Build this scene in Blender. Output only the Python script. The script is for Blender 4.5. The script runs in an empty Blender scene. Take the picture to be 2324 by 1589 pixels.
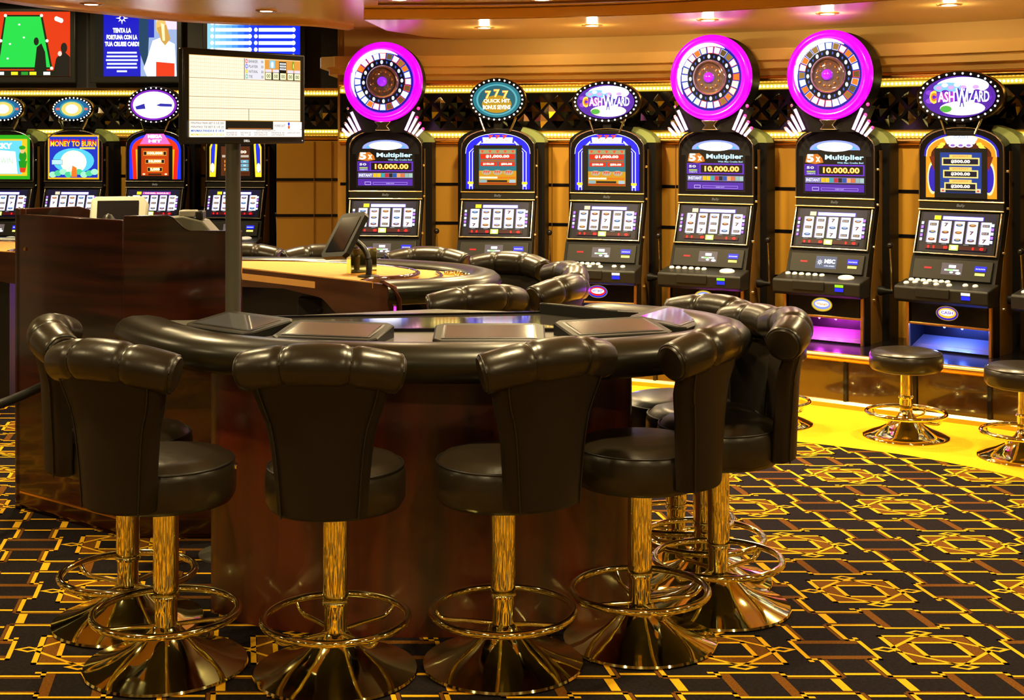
import bpy, math, random
from mathutils import Vector, Matrix
random.seed(7)
S = bpy.context.scene
COL = S.collection
PI = math.pi

# ------------------------------------------------------------ camera, exposure, world
cam = bpy.data.cameras.new('camera')
cam.sensor_fit = 'HORIZONTAL'; cam.sensor_width = 36.0
cam.lens = 36.0 * 3100 / 2324
cam.shift_y = -(794.5 - 310) / 2324
cam.clip_start = 0.05; cam.clip_end = 100
camo = bpy.data.objects.new('camera', cam); COL.objects.link(camo)
camo.location = (0, 0, 1.6); camo.rotation_euler = (PI/2, 0, 0)
S.camera = camo
S.view_settings.view_transform = 'Standard'
S.view_settings.look = 'None'
S.view_settings.gamma = 1.0
S.view_settings.use_curve_mapping = False
S.view_settings.exposure = 0.2
w = bpy.data.worlds.new('world'); S.world = w; w.use_nodes = True
w.node_tree.nodes['Background'].inputs[0].default_value = (1.0, .72, .38, 1)
w.node_tree.nodes['Background'].inputs[1].default_value = 0.02

LIGHT_WARM = (1.0, .78, .40)
def add_light(name, loc, energy, size=.12, color=LIGHT_WARM, spread=150, parent=None, kind='AREA', rot=None):
    l = bpy.data.lights.new(name, kind); l.energy = energy; l.color = color
    if kind == 'AREA': l.shape = 'DISK'; l.size = size; l.spread = math.radians(spread)
    else: l.shadow_soft_size = size
    o = bpy.data.objects.new(name, l); COL.objects.link(o); o.location = loc
    if rot: o.rotation_euler = rot
    if parent: o.parent = parent
    return o

# ------------------------------------------------------------ helpers
def tag(o, label=None, cat=None, group=None, kind=None):
    if label: o['label'] = label
    if cat: o['category'] = cat
    if group: o['group'] = group
    if kind: o['kind'] = kind
    return o
def empty(name, loc=(0,0,0), rz=0, label=None, cat=None, group=None):
    o = bpy.data.objects.new(name, None); COL.objects.link(o)
    o.empty_display_size = .05
    o.location = loc; o.rotation_euler = (0, 0, rz)
    return tag(o, label, cat, group)
def kids(o, table={}):
    return [c for c in bpy.data.objects if c.parent == o]
def copy_tree(o, parent=None):
    c = o.copy(); COL.objects.link(c)
    if parent is not None: c.parent = parent
    for k in kids(o): copy_tree(k, c)
    return c
def lin(c):
    return tuple((x/12.92 if x <= .04045 else ((x+.055)/1.055)**2.4) for x in c)
def hx(h, s=1.0):
    h = h.lstrip('#'); c = lin(tuple(int(h[i:i+2], 16)/255 for i in (0, 2, 4)))
    return (c[0]*s, c[1]*s, c[2]*s, 1)
def sm(a, b, x):
    t = max(0, min(1, (x-a)/(b-a))); return t*t*(3-2*t)
def catmull(pts, n=8, closed=False):
    P = [Vector(p) for p in pts]; out = []
    m = len(P)
    for i in range(m if closed else m-1):
        if closed: a, b, c, d = P[(i-1) % m], P[i], P[(i+1) % m], P[(i+2) % m]
        else: a, b, c, d = P[max(i-1, 0)], P[i], P[i+1], P[min(i+2, m-1)]
        for k in range(n):
            t = k/n
            out.append(.5*((2*b)+(c-a)*t+(2*a-5*b+4*c-d)*t*t+(3*b-a-3*c+d)*t**3))
    if not closed: out.append(P[-1])
    return out

class MB:
    def __init__(s): s.v = []; s.f = []; s.m = []
    def add(s, v, f, mi=0, M=None):
        n = len(s.v)
        s.v += [tuple(M @ Vector(p)) if M else tuple(p) for p in v]
        s.f += [tuple(i+n for i in q) for q in f]
        s.m += [mi]*len(f); return s
    def box(s, c, d, mi=0, M=None, rz=0, rx=0):
        x, y, z = d[0]/2, d[1]/2, d[2]/2
        v = [Vector((a*x, b*y, e*z)) for a in (-1, 1) for b in (-1, 1) for e in (-1, 1)]
        R = Matrix.Translation(c) @ Matrix.Rotation(rz, 4, 'Z') @ Matrix.Rotation(rx, 4, 'X')
        v = [R @ p for p in v]
        return s.add(v, [(0,1,3,2),(4,6,7,5),(0,4,5,1),(2,3,7,6),(0,2,6,4),(1,5,7,3)], mi, M)
    def bx(s, x0, x1, y0, y1, z0, z1, mi=0, M=None):
        return s.box(((x0+x1)/2, (y0+y1)/2, (z0+z1)/2), (abs(x1-x0), abs(y1-y0), abs(z1-z0)), mi, M)
    def prism(s, poly, a, b, mi=0, M=None, axis='z', side=None):
        n = len(poly)
        if axis == 'z': v = [(p[0], p[1], a) for p in poly]+[(p[0], p[1], b) for p in poly]
        elif axis == 'y': v = [(p[0], a, p[1]) for p in poly]+[(p[0], b, p[1]) for p in poly]
        else: v = [(a, p[0], p[1]) for p in poly]+[(b, p[0], p[1]) for p in poly]
        s.add(v, [tuple(range(n))[::-1], tuple(range(n, 2*n))], mi, M)
        q = len(s.f)
        base = len(s.v)-2*n
        for i in range(n):
            j = (i+1) % n
            s.f.append((base+i, base+j, base+n+j, base+n+i)); s.m.append(mi if side is None else side)
        return s
    def lathe(s, prof, n=32, mi=0, M=None):
        v = []; f = []
        for r, z in prof:
            for k in range(n):
                a = 2*PI*k/n; v.append((r*math.cos(a), r*math.sin(a), z))
        for i in range(len(prof)-1):
            for k in range(n):
                k2 = (k+1) % n
                f.append((i*n+k, i*n+k2, (i+1)*n+k2, (i+1)*n+k))
        if prof[0][0] > 1e-5: f.append(tuple(range(n))[::-1])
        if prof[-1][0] > 1e-5: f.append(tuple((len(prof)-1)*n+k for k in range(n)))
        return s.add(v, f, mi, M)
    def loft(s, rings, mi=0, M=None, closed=False, caps=True):
        n = len(rings[0]); v = [p for r in rings for p in r]; f = []
        R = len(rings)
        for i in range(R if closed else R-1):
            i2 = (i+1) % R
            for k in range(n):
                k2 = (k+1) % n
                f.append((i*n+k, i*n+k2, i2*n+k2, i2*n+k))
        if caps and not closed: f += [tuple(range(n))[::-1], tuple((R-1)*n+k for k in range(n))]
        return s.add(v, f, mi, M)
    def tube(s, path, r, n=8, mi=0, M=None, closed=False, rz=None):
        P = [Vector(p) for p in path]; rings = []; m = len(P)
        up = Vector((0, 0, 1)); 
        for i, p in enumerate(P):
            if closed: t = P[(i+1) % m]-P[(i-1) % m]
            else: t = P[min(i+1, m-1)]-P[max(i-1, 0)]
            t.normalize()
            a = up if abs(t.z) < .95 else Vector((0, 1, 0))
            x = t.cross(a).normalized(); y = x.cross(t).normalized()
            rr = r(i/(m-1)) if callable(r) else r
            q = rz if rz else 1
            rings.append([p+x*rr*math.cos(2*PI*k/n)+y*rr*q*math.sin(2*PI*k/n) for k in range(n)])
        return s.loft(rings, mi, M, closed)
    def sweep(s, path, prof, mi=0, M=None, closed=False, mis=None):
        """path: list of (x,y); prof: list of (o,z), o along the left normal"""
        P = [Vector((p[0], p[1])) for p in path]; m = len(P); rings = []
        for i, p in enumerate(P):
            if closed: t = P[(i+1) % m]-P[(i-1) % m]
            else: t = P[min(i+1, m-1)]-P[max(i-1, 0)]
            t.normalize(); nrm = Vector((-t.y, t.x))
            rings.append([(p.x+nrm.x*o, p.y+nrm.y*o, z) for o, z in prof])
        return s.loft(rings, mi, M, closed)
    def sphere(s, c, r, mi=0, M=None, n=12, sc=(1,1,1)):
        prof = [(r*math.sin(PI*i/(n//2)), -r*math.cos(PI*i/(n//2))) for i in range(n//2+1)]
        T = Matrix.Translation(c) @ Matrix.Diagonal((sc[0], sc[1], sc[2], 1))
        return s.lathe(prof, n, mi, (M @ T) if M else T)
    def build(s, name, mats, parent=None, smooth=35, bevel=0, loc=None, rot=None):
        me = bpy.data.meshes.new(name); me.from_pydata(s.v, [], s.f)
        if not isinstance(mats, (list, tuple)): mats = [mats]
        for m in mats: me.materials.append(m)
        if len(mats) > 1: me.polygons.foreach_set('material_index', s.m)
        import bmesh
        b = bmesh.new(); b.from_mesh(me)
        bmesh.ops.remove_doubles(b, verts=b.verts, dist=1e-6)
        bmesh.ops.recalc_face_normals(b, faces=b.faces); b.to_mesh(me); b.free()
        if smooth:
            me.shade_smooth(); me.set_sharp_from_angle(angle=math.radians(smooth))
        o = bpy.data.objects.new(name, me); COL.objects.link(o)
        if parent: o.parent = parent
        if loc: o.location = loc
        if rot: o.rotation_euler = rot
        if bevel:
            md = o.modifiers.new('bevel', 'BEVEL'); md.width = bevel; md.segments = 2; md.limit_method = 'ANGLE'; md.angle_limit = math.radians(40)
        return o

# ------------------------------------------------------------ materials
def mat(name, color, rough=.5, metal=0, emit=None, es=0, coat=0, spec=None, noise=None, bump=None):
    m = bpy.data.materials.new(name); m.use_nodes = True
    nt = m.node_tree; b = nt.nodes['Principled BSDF']
    c = hx(color) if isinstance(color, str) else tuple(color)+(1,)
    b.inputs['Base Color'].default_value = c
    b.inputs['Roughness'].default_value = rough; b.inputs['Metallic'].default_value = metal
    if coat: b.inputs['Coat Weight'].default_value = coat; b.inputs['Coat Roughness'].default_value = .06
    if spec is not None: b.inputs['Specular IOR Level'].default_value = spec
    if emit:
        b.inputs['Emission Color'].default_value = hx(emit) if isinstance(emit, str) else tuple(emit)+(1,)
        b.inputs['Emission Strength'].default_value = es
    tc = nt.nodes.new('ShaderNodeTexCoord')
    if noise:   # (scale xyz, colour b, lo, hi, detail)
        sc, c2, lo, hi = noise
        mp = nt.nodes.new('ShaderNodeMapping'); mp.inputs['Scale'].default_value = sc
        nz = nt.nodes.new('ShaderNodeTexNoise'); nz.inputs['Scale'].default_value = 1; nz.inputs['Detail'].default_value = 5
        r = nt.nodes.new('ShaderNodeMapRange'); r.inputs['From Min'].default_value = lo; r.inputs['From Max'].default_value = hi
        mx = nt.nodes.new('ShaderNodeMix'); mx.data_type = 'RGBA'
        mx.inputs[6].default_value = c; mx.inputs[7].default_value = hx(c2) if isinstance(c2, str) else tuple(c2)+(1,)
        nt.links.new(tc.outputs['Object'], mp.inputs[0]); nt.links.new(mp.outputs[0], nz.inputs['Vector'])
        nt.links.new(nz.outputs[0], r.inputs[0]); nt.links.new(r.outputs[0], mx.inputs[0]); nt.links.new(mx.outputs[2], b.inputs['Base Color'])
    if bump:    # (scale, strength, distance)
        nz = nt.nodes.new('ShaderNodeTexNoise'); nz.inputs['Scale'].default_value = bump[0]; nz.inputs['Detail'].default_value = 3
        bp = nt.nodes.new('ShaderNodeBump'); bp.inputs['Strength'].default_value = bump[1]; bp.inputs['Distance'].default_value = bump[2]
        nt.links.new(tc.outputs['Object'], nz.inputs['Vector']); nt.links.new(nz.outputs[0], bp.inputs['Height']); nt.links.new(bp.outputs[0], b.inputs['Normal'])
    return m
M = {}
M['gold'] = mat('polished_brass', (1.0, .93, .40), .06, 1, bump=(5, .12, .01))
M['mchrome'] = mat('smoked_chrome', (.55, .48, .38), .22, 1)
M['chrome'] = mat('warm_chrome', (.9, .85, .72), .12, 1)
M['leather'] = mat('dark_leather', (.017, .012, .006), .30, 0, spec=.45, bump=(22, .12, .01))
M['leather_back'] = mat('dark_vinyl_back', (.014, .008, .003), .6, 0, spec=.2, bump=(300, .15, .002))
M['piping'] = mat('black_piping', (.008, .006, .004), .4)
M['rail'] = mat('padded_rail_leather', (.012, .010, .005), .30, 0, spec=.42, bump=(6, .08, .02))
M['wood'] = mat('red_mahogany', (.10, .014, .003), .38, 0, coat=.12, noise=((9, 9, 1.2), (.03, .006, .002), .4, .65))
M['wood_dark'] = mat('glossy_dark_mahogany', (.040, .0065, .002), .2, 0, coat=.4, noise=((1.2, 1.2, 16), (.006, .0015, .0008), .4, .6))
M['wood_rim'] = mat('glossy_rim_wood', (.05, .012, .008), .12, 0, coat=1)
M['fascia'] = mat('brown_wood_fascia', (.075, .022, .006), .3, 0, coat=.3, noise=((3, 3, 25), (.04, .012, .004), .35, .7))
M['tan'] = mat('tan_wall_panel', (.52, .262, .024), .42, 0, noise=((2, 2, 2), (.45, .225, .02), .3, .7), bump=(120, .1, .002))
M['tan_soffit'] = mat('glossy_bronze_soffit', (.62, .38, .11), .22, .25, bump=(2.5, .05, .02))
M['tan_trim'] = mat('gold_painted_moulding', (.80, .50, .12), .4, .2)
M['brown_trim'] = mat('brown_moulding', (.24, .11, .025), .4, .2)
M['black'] = mat('black_plastic', (.012, .011, .010), .35)
M['blackgloss'] = mat('black_gloss', (.006, .005, .006), .15, 0, spec=.3)
M['cab'] = mat('cabinet_black', (.004, .0035, .0035), .45, spec=.14)
M['cabsheen'] = mat('cabinet_wall_sheen', (.25, .13, .03), .3, .5)  # bronze tint stands for the tan wall mirrored in the glossy side
M['darkgrey'] = mat('dark_grey_plastic', (.012, .0115, .010), .42, spec=.22)
M['tabletop'] = mat('grey_table_surface', (.13, .125, .11), .3)
M['tglass'] = mat('table_display_glass', (.10, .09, .085), .07, 0, spec=.9, coat=1)
M['tscreen'] = mat('terminal_screen', (.10, .11, .13), .12, 0, coat=1)
M['screenoff'] = mat('dark_screen', (.008, .009, .012), .1, 0, coat=.8)
M['felt'] = mat('tan_table_felt', (.62, .30, .07), .85, bump=(300, .2, .002))
M['feltorange'] = mat('rust_table_felt', (.36, .10, .03), .8)
M['pole'] = mat('grey_pole', (.085, .08, .06), .42, .2)
M['lightgrey'] = mat('light_grey_plastic', (.42, .40, .33), .45)
M['midgrey'] = mat('mid_grey_plastic', (.16, .16, .12), .45)
M['mirror'] = mat('smoked_mirror', (.07, .06, .05), .08, 1)
M['mirrorb'] = mat('silver_mirror', (.75, .7, .6), .12, 1)
M['led'] = mat('led_bulbs', (1, .9, .5), .4, emit=(1, .9, .36), es=2.4)
M['ledbed'] = mat('led_channel', (.22, .17, .03), .5, emit=(.8, .7, .05), es=.7)
M['bulb'] = mat('sign_bulb', (1, 1, 1), .3, emit=(1, .97, .95), es=2.5)
M['lens'] = mat('downlight_lens', (1, .9, .7), .3, emit=(1, .8, .42), es=14)
M['magenta'] = mat('magenta_light_ring', (.8, 0, .8), .2, emit=(.55, .0, .78), es=1.05, coat=.1)
M['violet'] = mat('violet_light_ring', (.3, 0, .9), .2, emit=(.2, .02, 1), es=1.1)
M['whiteglare'] = mat('white_glare', (.9, .9, 1), .3, emit=(.95, .9, 1), es=1.6)  # emission painted as glare on the wheel faces
M['pinkglow'] = mat('pink_crystal_light', (1, .6, 1), .2, emit=(1, .45, 1), es=1.6)
M['redglow'] = mat('red_lamp', (1, .05, .2), .2, emit=(1, .02, .25), es=1.5)
M['glass'] = mat('purple_glass_dome', (.35, .25, .3), .06, .7)
M['button'] = mat('button_cap', (.7, .66, .58), .25, emit=(1, .9, .75), es=.25)
M['carpet'] = mat('dark_carpet', (.011, .008, .009), .95, spec=.05, noise=((90, 90, 90), (.020, .015, .014), .35, .7), bump=(400, .4, .004))
M['yellow'] = mat('yellow_carpet_yarn', (.76, .395, .012), .95, spec=.05, noise=((120, 120, 60), (.86, .47, .018), .3, .7), bump=(350, .4, .004))
M['brown'] = mat('brown_carpet_yarn', (.115, .042, .005), .95, spec=.05, noise=((150, 150, 60), (.20, .075, .010), .3, .7), bump=(350, .4, .004))
M['plinth'] = mat('plinth_bronze_gloss', (.055, .022, .006), .16, .1, coat=1, noise=((2, 2, 9), (.03, .011, .003), .4, .6))
M['cable'] = mat('black_rubber', (.012, .012, .010), .35)
M['copper'] = mat('brass_rail', (.78, .42, .12), .28, 1)
M['green'] = mat('led_sheen_plastic', (.2, .24, .07), .5)  # green tint puts the LED strip's reflected light into the colour
def art_mat():
    m = bpy.data.materials.new('lit_artwork'); m.use_nodes = True; nt = m.node_tree
    b = nt.nodes['Principled BSDF']; b.inputs['Base Color'].default_value = (.01, .01, .01, 1); b.inputs['Roughness'].default_value = .3; b.inputs['Specular IOR Level'].default_value = .15
    a = nt.nodes.new('ShaderNodeAttribute'); a.attribute_name = 'ink'
    nt.links.new(a.outputs['Color'], b.inputs['Emission Color']); b.inputs['Emission Strength'].default_value = 1
    return m
M['art'] = art_mat()

# ------------------------------------------------------------ flat lit artwork (screens and back-lit glass)
_fonts = {}
def glyphs(txt, bold=0.0):
    k = (txt, bold)
    if k not in _fonts:
        c = bpy.data.curves.new('glyphs', 'FONT'); c.body = txt; c.offset = bold; c.resolution_u = 2
        o = bpy.data.objects.new('glyphs', c); COL.objects.link(o)
        bpy.context.view_layer.update()
        me = bpy.data.meshes.new_from_object(o)
        v = [(p.co.x, p.co.y) for p in me.vertices]; f = [tuple(p.vertices) for p in me.polygons]
        bpy.data.objects.remove(o); bpy.data.curves.remove(c); bpy.data.meshes.remove(me)
        _fonts[k] = (v, f)
    return _fonts[k]
class Art:
    """shapes laid on a flat glass in local x (right) and z (up), each a hair in front of the last"""
    def __init__(s, step=.00015): s.v = []; s.f = []; s.c = []; s.d = 0; s.step = step; s.hold = False
    def poly(s, pts, col, k=1.0):
        n = len(s.v); s.d += 0 if s.hold else s.step
        s.v += [(p[0], -s.d, p[1]) for p in pts]; s.f.append(tuple(range(n, n+len(pts))))
        s.c.append(hx(col, k)); return s
    def rect(s, x0, z0, x1, z1, col, k=1.0): return s.poly([(x0, z0), (x1, z0), (x1, z1), (x0, z1)], col, k)
    def frame(s, x0, z0, x1, z1, t, col, k=1.0):
        s.rect(x0, z0, x1, z0+t, col, k); s.rect(x0, z1-t, x1, z1, col, k); s.rect(x0, z0, x0+t, z1, col, k); return s.rect(x1-t, z0, x1, z1, col, k)
    def ell(s, cx, cz, rx, rz, col, k=1.0, n=24, a0=0, a1=2*PI):
        return s.poly([(cx+rx*math.cos(a0+(a1-a0)*i/n), cz+rz*math.sin(a0+(a1-a0)*i/n)) for i in range(n+(0 if a1-a0 > 6.28 else 1))], col, k)
    def text(s, t, cx, cz, h, col, k=1.0, width=None, bold=.015, align='c', shear=0):
        v, f = glyphs(t, bold)
        if not v: return s
        x0 = min(p[0] for p in v); x1 = max(p[0] for p in v); y0 = min(p[1] for p in v); y1 = max(p[1] for p in v)
        sz = h/(y1-y0); sx = sz if width is None else width/(x1-x0)
        ox = cx-(x0+x1)/2*sx if align == 'c' else (cx-x0*sx if align == 'l' else cx-x1*sx)
        oz = cz-(y0+y1)/2*sz
        n = len(s.v); s.d += s.step
        s.v += [(ox+p[0]*sx+shear*p[1]*sz, -s.d, oz+p[1]*sz) for p in v]
        s.f += [tuple(i+n for i in q) for q in f]; s.c += [hx(col, k)]*len(f); return s
    def build(s, name, parent=None, loc=(0,0,0), rx=0, rz=0, clip=None):
        me = bpy.data.meshes.new(name); me.from_pydata(s.v, [], s.f); me.materials.append(M['art'])
        a = me.attributes.new('ink', 'FLOAT_COLOR', 'CORNER'); i = 0; buf = []
        for p, c in zip(me.polygons, s.c): buf += list(c)*p.loop_total
        a.data.foreach_set('color', buf)
        o = bpy.data.objects.new(name, me); COL.objects.link(o); o.parent = parent
        o.location = loc; o.rotation_euler = (rx, 0, rz); return o

# ------------------------------------------------------------ floor
def ground(px, py, z=0):
    Y = (1.6-z)*3100/(py-310); return Vector(((px-1162)/3100*Y, Y))
fl = MB()
fl.bx(-6.5, 6.5, -4.2, 12, -.1, 0, 0)
# inlaid carpet pattern on a lattice (u, v)
U = Vector((.668, 0)); V = Vector((-.109, .548)); O = Vector((1.119, 5.353))
def W(s, t, O_): p = O_+U*s+V*t; return p
FRONT = catmull([(-1.6,9.6),(-.9,9.38),(-.14,9.16),(.50,8.93),(1.10,8.62),(1.70,8.22),(2.25,7.80),(2.74,7.42),(3.15,6.90),(3.6,6.2),(4.0,5.3)], 6)
EDGE = catmull([(-2.6,8.9),(-1.2,8.5),(-.3,8.2),(.45,7.75),(1.0,7.42),(1.455,7.17),(1.78,6.98),(2.07,6.76),(2.40,6.36),(2.8,5.7),(3.2,4.8)], 6)
def in_yellow(p):
    # is the point beyond the EDGE curve (towards the machines)
    for a, b in zip(EDGE[:-1], EDGE[1:]):
        if a.x <= p.x <= b.x:
            t = (p.x-a.x)/(b.x-a.x); return p.y > a.y+(b.y-a.y)*t-.01
    return p.x > 3.2
class Carpet:
    d = {1: [], 2: []}
def strip(a, b, wdt, mi, O_):
    a = Vector(a); b = Vector(b); t = (b-a).normalized(); n = Vector((-t.y, t.x))*wdt/2
    quad = [a+n, a-n, b-n, b+n]
    add_poly(quad, mi, O_)
LV = [0]
def add_poly(pts, mi, O_, lv=None):
    q = [W(p[0], p[1], O_) for p in pts]
    if all(in_yellow(p) for p in q): return
    z = .0006 if mi == 2 else .0012
    if lv: z = lv
    n = len(fl.v); fl.v += [(p.x, p.y, z) for p in q]; fl.f.append(tuple(range(n, n+len(q)))); fl.m.append(mi)
LW = .022
def ring(pts, wdt, mi, O_):
    for i in range(len(pts)):
        a = Vector(pts[i]); b = Vector(pts[(i+1) % len(pts)]); t = (b-a).normalized()*wdt*.5
        strip(a-t, b+t, wdt, mi, O_)
def rot4(p, k):
    x, y = p
    for _ in range(k): x, y = -y, x
    return (x, y)
def tile(O_):
    # medallion: brown between outer and inner squares
    q = .19; r = .105
    for k in range(4):
        add_poly([rot4(p, k) for p in ((-q, q), (q, q), (r, r), (-r, r))], 2, O_)
    ring([(-.208, .208), (.208, .208), (.208, -.208), (-.208, -.208)], .026, 1, O_)
    ring([(-.105, .105), (.105, .105), (.105, -.105), (-.105, -.105)], .024, 1, O_)
    for k in range(4):
        a = rot4((0, .248), k); b = rot4((.248, 0), k)
        strip(Vector(a)*.97, Vector(b)*.97, .019, 1, O_)
        c = rot4((0, .258), k)
        for q, mi_, lv in ((1, 1, .0014), (.5, 0, .0018)):
            add_poly([(c[0]-.068*q, c[1]), (c[0], c[1]+.042*q), (c[0]+.068*q, c[1]), (c[0], c[1]-.042*q)], mi_, O_, lv)
        # frame side with its middle third set in
        pts = [(-.385, .385), (-.145, .385), (-.145, .337), (.145, .337), (.145, .385), (.385, .385)]
        P = [rot4(p, k) for p in pts]
        strip(rot4((-.396, .385), k), rot4((-.134, .385), k), LW, 1, O_); strip(rot4((-.156, .337), k), rot4((.185, .337), k), LW, 1, O_); strip(rot4((.134, .385), k), rot4((.396, .385), k), LW, 1, O_)
        strip(rot4((-.145, .396), k), rot4((-.145, .326), k), LW, 1, O_)
        strip(rot4((.145, .326), k), rot4((.145, .396), k), LW, 1, O_)
        # brown yarn line outside the frame
        strip(rot4((-.40, .407), k), rot4((-.15, .407), k), .016, 2, O_); strip(rot4((.15, .407), k), rot4((.40, .407), k), .016, 2, O_)
    # links to the neighbours above and to the right
    for x in (-.115, .115):
        add_poly([(x-.024, .35), (x+.024, .35), (x+.024, .65), (x-.024, .65)], 2, O_)
        add_poly([(.35, x-.025), (.35, x+.025), (.65, x+.025), (.65, x-.025)], 2, O_)
    for x in (-.355, .355):
        add_poly([(x-.021, .42), (x+.021, .42), (x+.021, .58), (x-.021, .58)], 1, O_)
        add_poly([(.42, x-.014), (.42, x+.014), (.58, x+.014), (.58, x-.014)], 1, O_)
for i in range(-9, 7):
    for j in range(-9, 9):
        c = O+U*i+V*j
        if -5 < c.x < 4.5 and 0.2 < c.y < 9.5: tile(c)
# plain yellow border carpet in front of the plinth
pl = [(p.x, p.y) for p in EDGE]+[(p.x+.2, p.y+.35) for p in FRONT[::-1]]
n = len(fl.v); 
for i in range(len(EDGE)-1):
    a, b = EDGE[i], EDGE[i+1]
    fa, fb = FRONT[min(i, len(FRONT)-1)], FRONT[min(i+1, len(FRONT)-1)]
    n = len(fl.v); fl.v += [(a.x, a.y, .003), (b.x, b.y, .003), (fb.x, fb.y+.2, .003), (fa.x, fa.y+.2, .003)]
    fl.f.append((n, n+1, n+2, n+3)); fl.m.append(1)
o = fl.build('floor', [M['carpet'], M['yellow'], M['brown']], smooth=0); tag(o, kind='structure')

# ------------------------------------------------------------ room shell
WR = catmull([(-1.27,10.10),(-.87,10.08),(-.05,9.97),(.71,9.74),(1.46,9.38),(2.19,8.94),(2.85,8.46),(3.38,7.92),(3.9,7.2),(4.4,6.2),(4.7,5.0)], 6)
WL = [(-6.5, 12.2), (-5, 12.2), (-4, 12.2), (-3, 12.2), (-2, 12.2), (-1.30, 12.2)]
def wall(name, m, path, z0, z1, t=.12, mats=None):
    b = MB(); b.sweep(path, [(0, z0), (t, z0), (t, z1), (0, z1)]); return b
def along(path, d):
    acc = 0
    for a, b in zip(path[:-1], path[1:]):
        a = Vector(a); b = Vector(b); L = (b-a).length
        if acc+L >= d: 
            t = (b-a).normalized(); return a+t*(d-acc), math.atan2(t.y, t.x)
        acc += L
    t = (b-a).normalized(); return Vector(b), math.atan2(t.y, t.x)
def plen(path): return sum((Vector(b)-Vector(a)).length for a, b in zip(path[:-1], path[1:]))
def build_wall(name, path, seam, mirror_z, led_z, seed, start=0.2):
    random.seed(seed)
    b = MB()
    b.sweep(path, [(0, 0), (.12, 0), (.12, 3.1), (0, 3.1)], 0)
    zl, zu = led_z
    # black glass band with a raised diagonal lattice and diamond mirror panes
    b.sweep(path, [(-.012, zl+.02), (.0, zl+.02), (.0, zu-.02), (-.012, zu-.02)], 1)
    for z in (1.25, .965, .66):
        b.sweep(path, [(-.004, z-.011), (.0, z-.011), (.0, z+.011), (-.004, z+.011)], 1)
    L = plen(path); d = start
    while d < L:
        p, a = along(path, d)
        b.box((p.x+.002*math.sin(a), p.y-.002*math.cos(a), .95), (.005, .006, 1.25), 2, rz=a); d += seam
    cell = .125; h = (zu-zl-.04); dd = cell*.5; k = 0
    while dd < L-.05:
        p, a = along(path, dd)
        T = Matrix.Translation((p.x, p.y, 0)) @ Matrix.Rotation(a, 4, 'Z')
        for r in range(3):
            zc = zl+.02+h*(r+.5*(k % 2))/2.0
            if zc < zl+.06 or zc > zu-.06: continue
            g = cell*.40; gz = h/4*.80; tx, tz = random.uniform(-.012, .012), random.uniform(-.012, .012)
            mi = 3 if random.random() < .93 else 4
            c = [(-g, -.014-tx, zc), (0, -.014-tz, zc-gz), (g, -.014+tx, zc), (0, -.014+tz, zc+gz)]
            b.add(c+[(0, -.034, zc)], [(0,1,4),(1,2,4),(2,3,4),(3,0,4)], mi, T)
        dd += cell*.5; k += 1
    o = b.build(name, [M['tan'], M['blackgloss'], M['brown_trim'], M['mirror'], M['mirrorb']], smooth=25)
    tag(o, kind='structure'); return o
build_wall('wall_right', WR, .46, 0, (1.625, 1.935), 3)
build_wall('wall_back', WL, .46, 0, (1.645, 1.975), 5)
# return between the two walls
b = MB(); b.bx(-1.29, -1.24, 10.11, 12.3, 0, 3.1, 0); tag(b.build('wall_corner', M['tan']), kind='structure')
# pilaster of tan panels where the left row ends
b = MB(); b.bx(-2.0, -1.43, 11.6, 12.21, 0, 1.56, 0)
for z in (1.235, .93): b.bx(-2.003, -1.427, 11.595, 12.2, z-.012, z+.012, 1)
for x in (-1.68, -1.53): b.bx(x-.003, x+.003, 11.594, 11.61, 0, 1.56, 2)
tag(b.build('wall_pilaster', [M['tan'], M['blackgloss'], M['brown_trim']]), kind='structure')
# dark upper wall behind the television screens
b = MB(); b.bx(-6.5, -1.30, 12.08, 12.21, 2.03, 3.1); tag(b.build('wall_upper', mat('dark_upper_wall', (.010, .008, .010), .6)), kind='structure')
# unseen room walls; cream and dark bands added for contrast in brass reflections
M['cream'] = mat('cream_reflect_wall', (.92, .82, .50), .5)
M['darkband'] = mat('dark_reflect_band', (.03, .015, .008), .4)

def panelled(name, p, q, z1):
    p = Vector(p); q = Vector(q); L = (q-p).length; t = (q-p).normalized(); an = math.atan2(t.y, t.x); b = MB()
    m_ = (p+q)/2; b.box((m_.x, m_.y, z1/2), (L, .1, z1), 0, rz=an)
    nrm = Vector((-t.y, t.x)); d = .5; k = 0
    while d+1.0 < L:
        c = p+t*(d+.5)+nrm*.055
        b.box((c.x, c.y, 1.25), (.62 if k % 2 else 1.05, .02, 2.1), 1, rz=an); d += 1.45; k += 1
    tag(b.build(name, [M['cream'], M['darkband']], smooth=0), kind='structure')
panelled('wall_left', (-6.55, 12.3), (-6.55, -4.2), 3.1)
panelled('wall_far_right', (6.55, -4.2), (6.55, 12.3), 3.1)
panelled('wall_front', (-6.6, -4.25), (6.6, -4.25), 3.1)
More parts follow.
